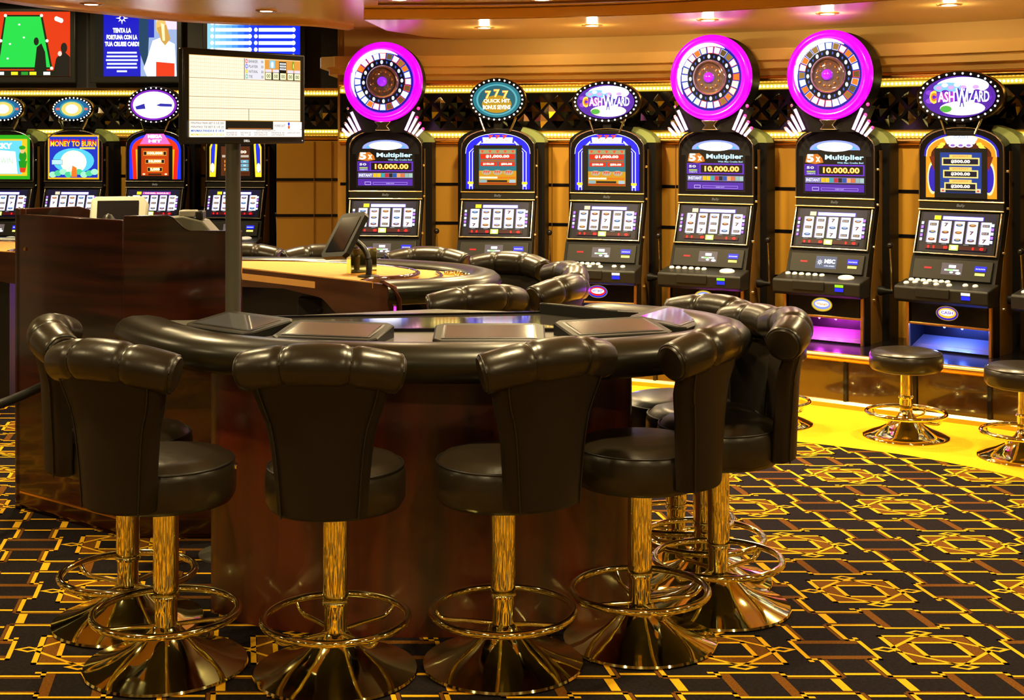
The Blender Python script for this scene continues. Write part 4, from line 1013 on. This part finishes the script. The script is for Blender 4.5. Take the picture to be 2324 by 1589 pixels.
for x, y, a in [(-.96, 4.80, -40), (-.60, 4.60, -14), (-.075, 4.55, 0), (.345, 4.68, 20), (.59, 4.95, 62)]: terminal(x, y, a)
terminal(.30, 5.20, 140)
def cup(x, y, z, parent, tx, ty):
    b = MB(); b.lathe([(.030, 0), (.044, 0), (.046, .006), (.040, .009), (.034, .004), (.033, -.01), (.0, -.01)], 24); c = b.build('cup_holder', M['gold'], parent, loc=(x-tx, y-ty, z), smooth=50)
    bb = MB()
    for k in range(16): bb.sphere((.040*math.cos(2*PI*k/16), .040*math.sin(2*PI*k/16), .009), .006, n=6)
    bb.build('beaded_rim', M['gold'], c, smooth=80)
for x, y in [(.58, 5.06), (.47, 5.19), (.36, 5.30)]: cup(x, y, .922, t1, -.3, 4.8)

# ------------------------------------------------------------ monitor on its pole
ms = empty('monitor_stand', (-1.069, 5.235, 0), 0, 'flat monitor showing a cream score grid, on a tall grey pole behind the near table', 'monitor')
b = MB(); b.lathe([(0, 0), (.029, 0), (.029, 1.70), (0, 1.70)], 28); b.build('pole', M['pole'], ms, smooth=40)
b = MB(); b.lathe([(0, 0), (.13, 0), (.13, .008), (.03, .02), (0, .02)], 28); b.build('base_plate', M['pole'], ms, smooth=30)
ma = math.radians(52)
TM = Matrix.Translation((.060, -.047, 1.748)) @ Matrix.Rotation(ma, 4, 'Z')
ch_ = empty('display', TM.to_translation(), ma); ch_.parent = ms
MWd, MH = .60, .352
b = MB(); b.box((0, .012, 0), (MWd, .030, MH)); b.build('bezel', M['black'], ch_, bevel=.006)
b = MB(); b.box((0, .035, 0), (.2, .03, .16)); b.build('rear_mount', M['black'], ch_, bevel=.01)
a = Art(.00012)
x0, x1, z0, z1 = -.275, .275, -.150, .152
def U_(u): return x0+(x1-x0)*u
def V_(v): return z1-(z1-z0)*v
a.rect(x0, z0, x1, z1, '#d89838', 1.0); a.rect(U_(.004), V_(.995), U_(.996), V_(.006), '#fff0d0', 1.08)
def G(u0, v0, u1, v1, c, k=1): a.rect(U_(u0), V_(v1), U_(u1), V_(v0), c, k)
a.d += .0002; a.hold = True
for (u0, v0, u1, v1, nr) in [(0, 0, .475, .272, 6), (0, .285, 1, .50, 6), (0, .51, 1, .64, 4), (0, .65, 1, .79, 4)]:
    for i in range(1, nr): G(u0, v0+(v1-v0)*i/nr-.001, u1, v0+(v1-v0)*i/nr+.001, '#dca850', .9)
    nc = int((u1-u0)*62); a.d += 0
    for i in range(1, nc): G(u0+(u1-u0)*i/nc-.0006, v0, u0+(u1-u0)*i/nc+.0006, v1, '#e6b468', .85)
a.hold = False
for v in (.278, .505, .645): G(0, v-.003, 1, v+.003, '#b07820', .8)
G(.513, .645, .518, .795, '#806018', .7); G(0, .79, 1, .80, '#c08830', .8)
G(.472, 0.01, .478, .275, '#8a6020', .7)
G(.478, .012, .652, .272, '#e4e2ea', 1.0)
for i, (t, c) in enumerate([('BANKER', '#e05050'), ('PLAYER', '#5060e0'), ('NATURAL', '#d8c840'), ('TIE', '#50c080')]):
    v = .045+.064*i; a.ell(U_(.494), V_(v), .006, .0085, c, 1); a.ell(U_(.494), V_(v), .0035, .005, '#f0f0f0' if i != 2 else '#f0e890', 1)
    a.text(t, U_(.513), V_(v), .010, '#403830', .7, width=.045 if t != 'TIE' else .018, align='l', bold=.0); a.text('00', U_(.646), V_(v), .010, '#403830', .7, width=.011, align='r', bold=0)
G(.656, .012, .995, .272, '#e09a40', 1); G(.66, .17, .79, .272, '#302818', 1); G(.79, .03, .858, .272, '#181410', 1); G(.862, .17, .99, .272, '#302818', 1)
G(.70, .02, .75, .12, '#80c8e8', 1.1); a.ell(U_(.725), V_(.075), .007, .012, '#ffffff', 1.3); a.ell(U_(.922), V_(.075), .006, .018, '#78a020', 1); a.ell(U_(.925), V_(.08), .002, .01, '#f0f080', 1.2)
for i, t in enumerate(('HANDS', 'THIS', 'SHOE')): G(.795, .045+.034*i, .853, .068+.034*i, '#f0f0f0', 1); a.text(t, U_(.824), V_(.0565+.034*i), .005, '#202020', .6, width=.022, bold=0)
for u in (.688, .757, .824, .893, .958):
    if u != .824: G(u-.028, .135, u+.028, .172, '#e8dce8', 1)
    G(u-.027, .178, u+.027, .262, '#f4f4c0', 1.05); a.text('00', U_(u), V_(.22), .014, '#303018', .7, width=.019, bold=.01)
G(0, .80, .298, 1, '#f4eee8', 1.05)
for i, (t, c) in enumerate([('MIN/MAX MAIN BET \u20ac 5/\u20ac 200', '#706838'), ('MIN/MAX TIE BET \u20ac 1/\u20ac 25', '#706838'), ('MIN/MAX PANDA 8  \u20ac 1/\u20ac 8', '#1070e0'), ('MIN/MAX DRAGON 7  \u20ac 1/\u20ac 8', '#f0e020')]):
    a.text(t, U_(.008), V_(.828+.047*i), .0085, c, .9, width=.152, align='l', bold=.0 if i < 2 else .02)
G(.30, .80, .728, .905, '#1c1812', 1); G(.32, .89, .71, .897, '#e08030', 1); G(.73, .805, 1, .90, '#f6f0ea', 1.05)
a.text('FORECAST', U_(.742), V_(.855), .009, '#806050', .8, width=.055, align='l', bold=0); a.ell(U_(.875), V_(.83), .005, .0065, '#1830e0', 1.1); a.ell(U_(.875), V_(.872), .005, .0065, '#f05010', 1.1)
G(.30, .905, 1, .998, '#f6f0ea', 1.05)
a.text('LAST SHOE RESULTS', U_(.66), V_(.918), .0055, '#807868', .8, width=.095, bold=0)
for u, t1_, t2_ in ((.307, 'BANKER 00', 'PLAYER 00'), (.43, 'NATURAL 00', 'TIE        00'), (.553, 'DRAGON 7 00', 'LAST DRAGON 00'), (.71, 'PANDA 8  00', 'LAST PANDA 00'), (.86, 'HANDS LAST SHOE', '')):
    a.text(t1_, U_(u), V_(.945), .0055, '#806050', .8, width=.05 if u < .5 else .066, align='l', bold=0)
    if t2_: a.text(t2_, U_(u), V_(.972), .0055, '#806050', .8, width=.05 if u < .5 else .066, align='l', bold=0)
a.build('screen', ch_, (0, -.0035, 0))
a = Art(.0003); a.text('DELL', 0, 0, .0085, '#e8e0d0', 1, width=.030, bold=.03); a.ell(.285, -.0, .002, .002, '#ffffff', 1.5, n=8); a.build('badge', ch_, (0, -.0035, -.164))

# ------------------------------------------------------------ mahogany pit desk
dk = empty('pit_desk', (-1.55, 5.42, 0), 0, 'tall glossy dark mahogany desk standing behind the left end of the near table', 'desk')
invd = Matrix.Translation((1.55, -5.42, 0))
def bd_(b, name, m, **k):
    b.v = [tuple(invd @ Vector(p)) for p in b.v]; return b.build(name, m, dk, **k)
A_, B_, C_ = Vector((-2.13, 5.87)), Vector((-1.545, 5.425)), Vector((-1.075, 5.425))
ab = (B_-A_).normalized(); nb = Vector((-ab.y, ab.x))
b = MB(); b.prism([A_+nb*.02+ab*.01, B_+Vector((.0, .02)), C_+Vector((-.01, .02)), (-1.22, 6.0), (-1.55, 6.28), (-1.78, 6.22)], .0, 1.14); bd_(b, 'desk_body', M['wood_dark'], smooth=20)
def upright(p, q, z0, z1, th, name, m=M['wood_dark'], top=None, bevel=.004):
    p = Vector(p); q = Vector(q); t = (q-p).normalized(); nn = Vector((-t.y, t.x))*th
    poly = top or [(0, z1), ((q-p).length, z1)]
    v = []; 
    pts = [(0, z0)]+poly+[((q-p).length, z0)]
    b = MB(); n = len(pts)
    f_ = [(p.x+t.x*s, p.y+t.y*s, z) for s, z in pts]; g_ = [(x+nn.x, y+nn.y, z) for x, y, z in f_]
    b.add(f_+g_, [tuple(range(n)), tuple(range(n, 2*n))[::-1]]+[(i, (i+1) % n, n+(i+1) % n, n+i) for i in range(n)])
    return bd_(b, name, m, smooth=20, bevel=bevel)
upright(A_, B_, .02, 1.268, .02, 'side_panel')
upright(A_-ab*.012, A_+ab*.03, 0, 1.292, .03, 'corner_post')
upright(B_, C_, .02, 1.285, .02, 'front_panel', top=[(0, 1.285), (.17, 1.288)]+[(.17+.10*i/8, 1.288-.062*(.5-.5*math.cos(PI*i/8))) for i in range(1, 9)]+[(.47, 1.226)])
upright(A_+ab*.03-nb*.004, B_-nb*.004, .075, .083, .004, 'brass_line', M['copper'], bevel=0)
b = MB(); b.prism([A_+nb*.03, A_+nb*.05, (-1.78, 6.22), (-1.80, 6.20)], 1.14, 1.29); 
wing = MB(); p0 = A_+ab*.02; q0 = Vector((-1.80, 6.24)); 
upright(A_+Vector((.012, .02)), q0, .1, 1.29, .02, 'rear_wing', top=[(0, 1.29), (.28, 1.288), (.34, 1.27), (.40, 1.21), (.44, 1.15)])
for s, z in ((.10, 1.12), (.50, .72)):
    p = A_+ab*s*.7; b = MB(); b.lathe([(0, 0), (.008, 0), (.007, .006), (0, .008)], 12, 0, Matrix.Translation((p.x-nb.x*.002, p.y-nb.y*.002, z)) @ Matrix.Rotation(math.atan2(ab.y, ab.x), 4, 'Z') @ Matrix.Rotation(PI/2, 4, 'X')); bd_(b, 'lock', M['copper'])
# things on the desk
ct = empty('computer_terminal', (-1.72, 5.98, 1.14), math.radians(12), 'grey terminal with a tilted dark screen on top of the mahogany desk', 'computer')
T = Matrix.Translation((0, 0, .105)) @ Matrix.Rotation(math.radians(-32), 4, 'X')
b = MB(); b.prism([(-.10, -.09), (.10, -.09), (.115, -.07), (.125, .06), (.10, .10), (-.10, .10), (-.12, .085), (-.125, -.06)], -.02, .03, 0, T @ Matrix.Rotation(0, 4, 'X'), axis='y'); b.build('housing', M['lightgrey'], ct, smooth=30, bevel=.01)
b = MB(); b.box((-.005, -.0215, .005), (.175, .004, .135), 0, T); b.build('screen', M['screenoff'], ct)
b = MB(); b.bx(-.09, .09, -.02, .10, 0, .05); b.build('foot', M['midgrey'], ct, bevel=.01)
b = MB(); b.sphere((0, 0, .02), .05, n=16, sc=(.55, .9, .5)); o = b.build('computer_mouse', M['darkgrey'], loc=(-1.66, 5.66, 1.262-.02)); o.location.z = 1.141+.005
o.location = (-1.655, 5.60, 1.141); tag(o, 'rounded dark mouse lying in front of the grey terminal screen', 'mouse')
o.scale = (1.3, 1.3, 3.2)
b = MB(); b.prism([(-.15, 0), (.15, 0), (.16, .05), (.10, .115), (.02, .135), (-.09, .125), (-.15, .09)], -.05, .09, axis='y'); b.bx(.0, .07, -.03, .03, .13, .158, 1); b.bx(.07, .10, -.035, .03, .12, .156, 2)
o = b.build('card_shuffler', [M['midgrey'], M['lightgrey'], M['black']], loc=(-1.36, 5.60, 1.141), smooth=30, bevel=.006); tag(o, 'low dark grey device with curved lid on the desk right of the grey terminal', 'card shuffler')

# ------------------------------------------------------------ tan felt tables beyond
def felt_table(ox, oy, rot, label, legs=True):
    t = empty('card_table', (ox, oy, 0), rot, label, 'card table', 'tan felt card tables')
    RO2 = catmull([(.12,-.75),(.40,-.62),(.58,-.42),(.62,-.12),(.48,.18),(.25,.38),(-.05,.52),(-.40,.60),(-.75,.62),(-1.0,.60)], 5)
    pr = [(-.005, .885), (.008, .855), (.035, .832), (.08, .822), (.14, .83), (.16, .85), (.16, .905), (.15, .918), (.12, .936), (.07, .940), (.03, .930), (.005, .91)]
    b = MB(); b.sweep(RO2, pr); b.build('padded_rail', M['rail'], t, smooth=60)
    m = len(RO2); inn = []
    for i, p in enumerate(RO2):
        q = (RO2[min(i+1, m-1)]-RO2[max(i-1, 0)]).normalized(); n_ = Vector((-q.y, q.x)); inn.append(p+n_*.15)
    dealer = [(-1.1, .45), (-1.0, .30), (.10, -.72)]
    b = MB(); b.prism([(p.x, p.y) for p in inn]+[(-1.1, .55), (-1.02, .32)]+[(.08, -.70)], .87, .902); b.build('felt_top', M['felt'], t, smooth=0)
    up = [(-1.02, .34), (-.95, .42), (-.60, .40), (-.25, .30), (.05, .10), (.20, -.12), (.20, -.30), (.12, -.42), (.02, -.47), (-.02, -.58), (.04, -.665)]
    upc = [(p.x, p.y) for p in catmull(up[1:-1], 4)]
    b = MB(); b.prism([up[0]]+upc+[up[-1]], .902, .930); b.build('raised_top', M['felt'], t, smooth=0)
    b = MB(); b.tube([(x, y, .922) for x, y in upc], .014, 8); b.build('wood_edge', M['wood_rim'], t, smooth=60)
    b = MB(); low = [(p.x, p.y) for p in catmull([(.30, .0), (.33, -.22), (.26, -.42), (.14, -.55), (.08, -.62)], 4)]; b.tube([(x, y, .908) for x, y in low], .011, 8); b.build('wood_edge', M['wood_rim'], t, smooth=60)
    # fascia with a shallow arch
    p0 = Vector((-1.02, .325)); p1 = Vector((.115, -.735)); L = (p1-p0).length; tt = (p1-p0).normalized(); nn = Vector((-tt.y, tt.x))*.03
    pts = [(0, .70), (0, .925), (L, .925), (L, .745), (L*.90, .745), (L*.78, .76)]+[(L*(.78-.10*i/5), .76+.07*sm(0, 1, i/5)) for i in range(1, 6)]+[(L*.5, .85), (L*.25, .83), (L*.12, .76)]
    f_ = [(p0.x+tt.x*s, p0.y+tt.y*s, z) for s, z in pts]; g_ = [(x+nn.x, y+nn.y, z) for x, y, z in f_]; n = len(pts)
    b = MB(); b.add(f_+g_, [tuple(range(n)), tuple(range(n, 2*n))[::-1]]+[(i, (i+1) % n, n+(i+1) % n, n+i) for i in range(n)]); b.build('fascia', M['fascia'], t, smooth=0)
    q0 = p0+tt*(L*.05)+nn*4.5; q1 = p0+tt*(L*.80)+nn*4.5; b = MB(); b.prism([q0, q1, q1+nn*6, q0+nn*6], .0, .86); b.build('dark_filler', M['black'], t, smooth=0)  # black block added to keep the space under the table dark
    b = MB(); b.tube([(p1.x-.02, p1.y+.02, .93), (p1.x+.03, p1.y-.0, .91), (p1.x+.05, p1.y+.0, .86), (p1.x+.05, p1.y+.02, .80), (p1.x+.075, p1.y+.03, .74)], .013, 8); b.build('end_trim', M['wood_rim'], t, smooth=60)
    b = MB(); b.lathe([(0, 0), (.30, 0), (.30, .02), (.22, .05), (.2, .80), (.24, .87), (0, .87)], 32, 0, Matrix.Translation((-.15, .0, 0))); b.build('pedestal', M['black'], t, smooth=40)
    for x, y in ((.0, -.48), (.10, -.55)) if legs else ():
        b = MB(); b.lathe([(0, 0), (.012, 0), (.012, .87), (0, .87)], 12, 0, Matrix.Translation((x, y, 0))); b.build('leg', M['gold'], t, smooth=40)
    b = MB(); b.bx(-.38, -.16, -.20, .02, .42, .80); b.box((-.27, -.205, .74), (.02, .01, .02)); b.build('drop_box', M['black'], t, bevel=.004)
    for x, y in ((.38, -.03), (.44, -.17), (.42, -.31)):
        b = MB(); b.lathe([(.030, 0), (.044, 0), (.046, .006), (.040, .009), (.034, .004), (.033, -.01), (0, -.01)], 20)
        for k in range(14): b.sphere((.040*math.cos(2*PI*k/14), .040*math.sin(2*PI*k/14), .009), .006, n=6)
        b.build('cup_holder', M['gold'], t, loc=(x, y, .903), smooth=50)
    return t
felt_table(-.68, 6.95, 0, 'tan felt card table with mahogany fascia beyond the near table, a tablet standing on it')
felt_table(-3.1, 8.55, .3, 'tan felt card table at the left edge, just a sliver showing beside the mahogany desk', False)
# tablet on a curved arm
tb = empty('tablet_stand', (-.685, 6.52, .93), 0, 'black framed tablet tilted on a curved arm, standing on the tan felt table', 'tablet')
b = MB(); b.lathe([(0, 0), (.052, 0), (.052, .006), (.02, .012), (0, .012)], 28); b.build('foot', M['black'], tb, smooth=40)
b = MB(); b.tube([tuple(p) for p in catmull([(0, 0, .005), (.003, 0, .04), (-.003, .01, .09), (-.03, .02, .14), (-.075, .03, .175)], 5)], .015, 12); b.build('arm', M['black'], tb, smooth=60)
ew = Vector((.68, -.72, .10)).normalized(); eh = Vector((.36, .46, .80)); eh = (eh-ew*eh.dot(ew)).normalized(); en = ew.cross(eh)
MT = Matrix(((ew.x, -en.x, eh.x, -.115), (ew.y, -en.y, eh.y, .02), (ew.z, -en.z, eh.z, .195), (0, 0, 0, 1)))
b = MB(); b.prism([(-.10, -.105), (-.08, -.125), (.08, -.125), (.10, -.105), (.10, .105), (.08, .125), (-.08, .125), (-.10, .105)], -.012, .014, 0, MT, axis='y'); b.build('case', M['darkgrey'], tb, smooth=20)
b = MB(); b.box((0, -.013, 0), (.145, .003, .195), 0, MT); b.build('screen', M['screenoff'], tb)
b = MB(); b.lathe([(0, 0), (.045, 0), (.04, .03), (0, .03)], 20, 0, MT @ Matrix.Translation((0, .012, -.02)) @ Matrix.Rotation(-PI/2, 4, 'X')); b.build('rear_mount', M['black'], tb, smooth=40)
b = MB(); b.bx(-.065, .065, -.045, .045, 0, .125)
o = b.build('brass_box', M['gold'], loc=(-.735, 6.68, .9305), rot=(0, 0, .35), bevel=.002); tag(o, 'shiny square brass box on the tan felt table behind the tablet arm', 'box')
# black hose at the far left
b = MB(); b.tube([tuple(p) for p in catmull([(-2.75, 5.35, .50), (-2.4, 5.31, .50), (-2.17, 5.36, .505), (-2.04, 5.50, .53), (-1.975, 5.735, .55)], 6)], .019, 12)
b.tube([(-2.72, 5.35, 0), (-2.72, 5.35, .25), (-2.72, 5.35, .5)], .015, 10)
o = b.build('foot_rail', M['cable'], smooth=60); tag(o, 'curved black tube rail at the far left edge, passing in front of the mahogany desk', 'rail')

# ------------------------------------------------------------ television screens high on the far left wall
def tv(x0p, x1p, w_, label, artf):
    Y = 11.98; X0 = (x0p-1162)/3100*Y; X1 = (x1p-1162)/3100*Y
    zt_ = 1.6+292*Y/3100; zb_ = 1.6+122*Y/3100
    r = empty('wall_television', ((X0+X1)/2, Y, (zt_+zb_)/2), 0, label, 'television', 'televisions on the dark upper wall')
    Wd = X1-X0; H = zt_-zb_
    b = MB(); b.bx(-Wd/2, Wd/2, 0, .07, -H/2, H/2); b.build('frame', M['black'], r, bevel=.008)
    a = Art(.0003); artf(a, Wd-.09, H-.09); a.text('', 0, 0, .01, '#000000'); a.build('screen', r, (0, -.001, .012))
    return r
def art_pool(a, W_, H_):
    x, z = W_/2, H_/2
    a.rect(-x, -z, x, z, '#e03810', 1.0)
    a.poly([(-x*.60, -z*.78), (x*.62, -z*.78), (x*.40, z*.90), (-x*.42, z*.90)], '#102008', 1); a.poly([(-x*.55, -z*.72), (x*.57, -z*.72), (x*.36, z*.85), (-x*.39, z*.85)], '#18c040', 1.3)
    for s, t in ((-.4, .88), (.38, .88), (-.5, .1), (.5, .1), (-.62, -.75), (.6, -.75)): a.ell(x*s, z*t, .014, .014, '#fff0e0', 1.5, n=10)
    for s, t in ((-.1, .6), (0, .2), (-.3, 0), (-.35, -.45)): a.ell(x*s, z*t, .01, .008, '#e8ffe8', 1.4, n=8)
    a.poly([(x*.22, -z*.9), (x*.5, -z*.9), (x*.46, -z*.25), (x*.38, z*.02), (x*.28, -z*.1)], '#081808', 1); a.ell(x*.27, z*.08, .022, .035, '#0a2010', 1)
    a.poly([(x*.62, -z), (x, -z), (x, -z*.4), (x*.85, -z*.2), (x*.7, -z*.45)], '#181410', 1); a.ell(x*.87, -z*.12, .028, .045, '#1c1c14', 1); a.ell(x*.78, -z*.3, .018, .022, '#f8c0b0', 1.3)
    a.rect(-x*.65, -z, x*.7, -z*.82, '#101808', 1)
    for s, c in ((-.5, '#e8e8e0'), (-.2, '#e8d820'), (.02, '#209028'), (.2, '#e8d820'), (.5, '#f0f0f0')): a.rect(x*s-.03, -z*.96, x*s+.03, -z*.86, c, 1.2)
    for i in range(3): a.ell(x*.76+.02*i-.02, z*.78-.008*i, .02, .022, '#f8f0e0', 1.5, n=8)
def art_blue(a, W_, H_):
    x, z = W_/2, H_/2
    a.rect(-x, -z, x, z, '#15140f', 1); a.rect(-x*.78, -z, x*.12, z, '#1012b0', 1.2); a.rect(x*.12, -z, x, z, '#8fa4cc', 1.2); a.rect(x*.5, z*.45, x, z, '#d8c0e8', 1.4)
    a.poly([(x*.08, z), (x*.35, z), (x*.30, -z*.4), (x*.22, -z*.7), (x*.08, -z*.2)], '#184060', 1); a.rect(x*.3, z*.2, x*.45, z, '#1828a0', 1.2)
    for i in range(8):
        t = PI*i/4; cx, cz = -x*.33, z*.80; r0 = .055 if i % 2 == 0 else .045
        a.poly([(cx+r0*math.cos(t), cz+r0*math.sin(t)), (cx+.018*math.cos(t+.45), cz+.018*math.sin(t+.45)), (cx+.018*math.cos(t-.45), cz+.018*math.sin(t-.45))], '#ffffff', 1.6)
    for i, t in enumerate(('TENTA LA', 'FORTUNA CON LA', 'TUA CRUISE CARD!')): a.text(t, -x*.33, z*(.42-.21*i), .042, '#ffffff', 1.5, width=(.16, .27, .30)[i], bold=.05)
    for i, q in enumerate((.26, .27, .28, .26, .27, .09)): a.rect(-x*.33-q/2, z*(-.27-.115*i)-.008, -x*.33+q/2, z*(-.27-.115*i)+.008, '#c8ccff', 1.4)
    a.poly([(x*.28, -z), (x*.20, -z*.75), (x*.26, -z*.55), (x*.42, z*.1), (x*.62, z*.2), (x*.95, 0), (x, -z)], '#ffffff', 1.8)
    a.poly([(x*.50, -z), (x*.50, -z*.55), (x*.95, -z*.6), (x*.95, -z)], '#e03818', 1.1)
    a.ell(x*.62, z*.55, .045, .075, '#d8b060', 1.2); a.poly([(x*.52, z*.5), (x*.75, z*.6), (x*.85, z*.15), (x*.72, -z*.05), (x*.62, z*.1)], '#c89848', 1.1); a.poly([(x*.62, z*.65), (x*.70, z*.6), (x*.72, z*.1), (x*.66, z*.1)], '#f0e0a8', 1.3)
def art_list(a, W_, H_):
    x, z = W_/2, H_/2
    a.rect(-x, -z, x, z, '#1028d8', 1.2)
    for i in range(8): a.rect(-x, -z, x*(.05-.13*i), z, ['#1838e0', '#2050f0', '#3070ff', '#4890ff', '#60a8ff', '#70b8ff', '#80c4ff', '#90d0ff'][i], 1.1)
    for i in range(9):
        zz = z*(.85-.205*i)
        for s in (-.47, .47):
            a.rect(x*s-x*.36, zz-.017, x*s+x*.36, zz+.015, '#c8e4ff', 1.5); a.rect(x*s-x*.33, zz-.008, x*s+x*.30, zz+.008, '#ffffff', 1.8); a.ell(x*s-x*.42, zz, .016, .018, '#ffffff', 1.7, n=10); a.ell(x*s+x*.39, zz, .018, .02, '#f0f8ff', 1.7, n=10)
tv(-62, 171, 1, 'television at the far left showing a green pool table on red', art_pool)
tv(203, 413, 1, 'television showing a blue panel of text beside a blonde woman in white and red', art_blue)
tv(459, 693, 1, 'television showing light blue lists of text, behind the raised monitor', art_list)
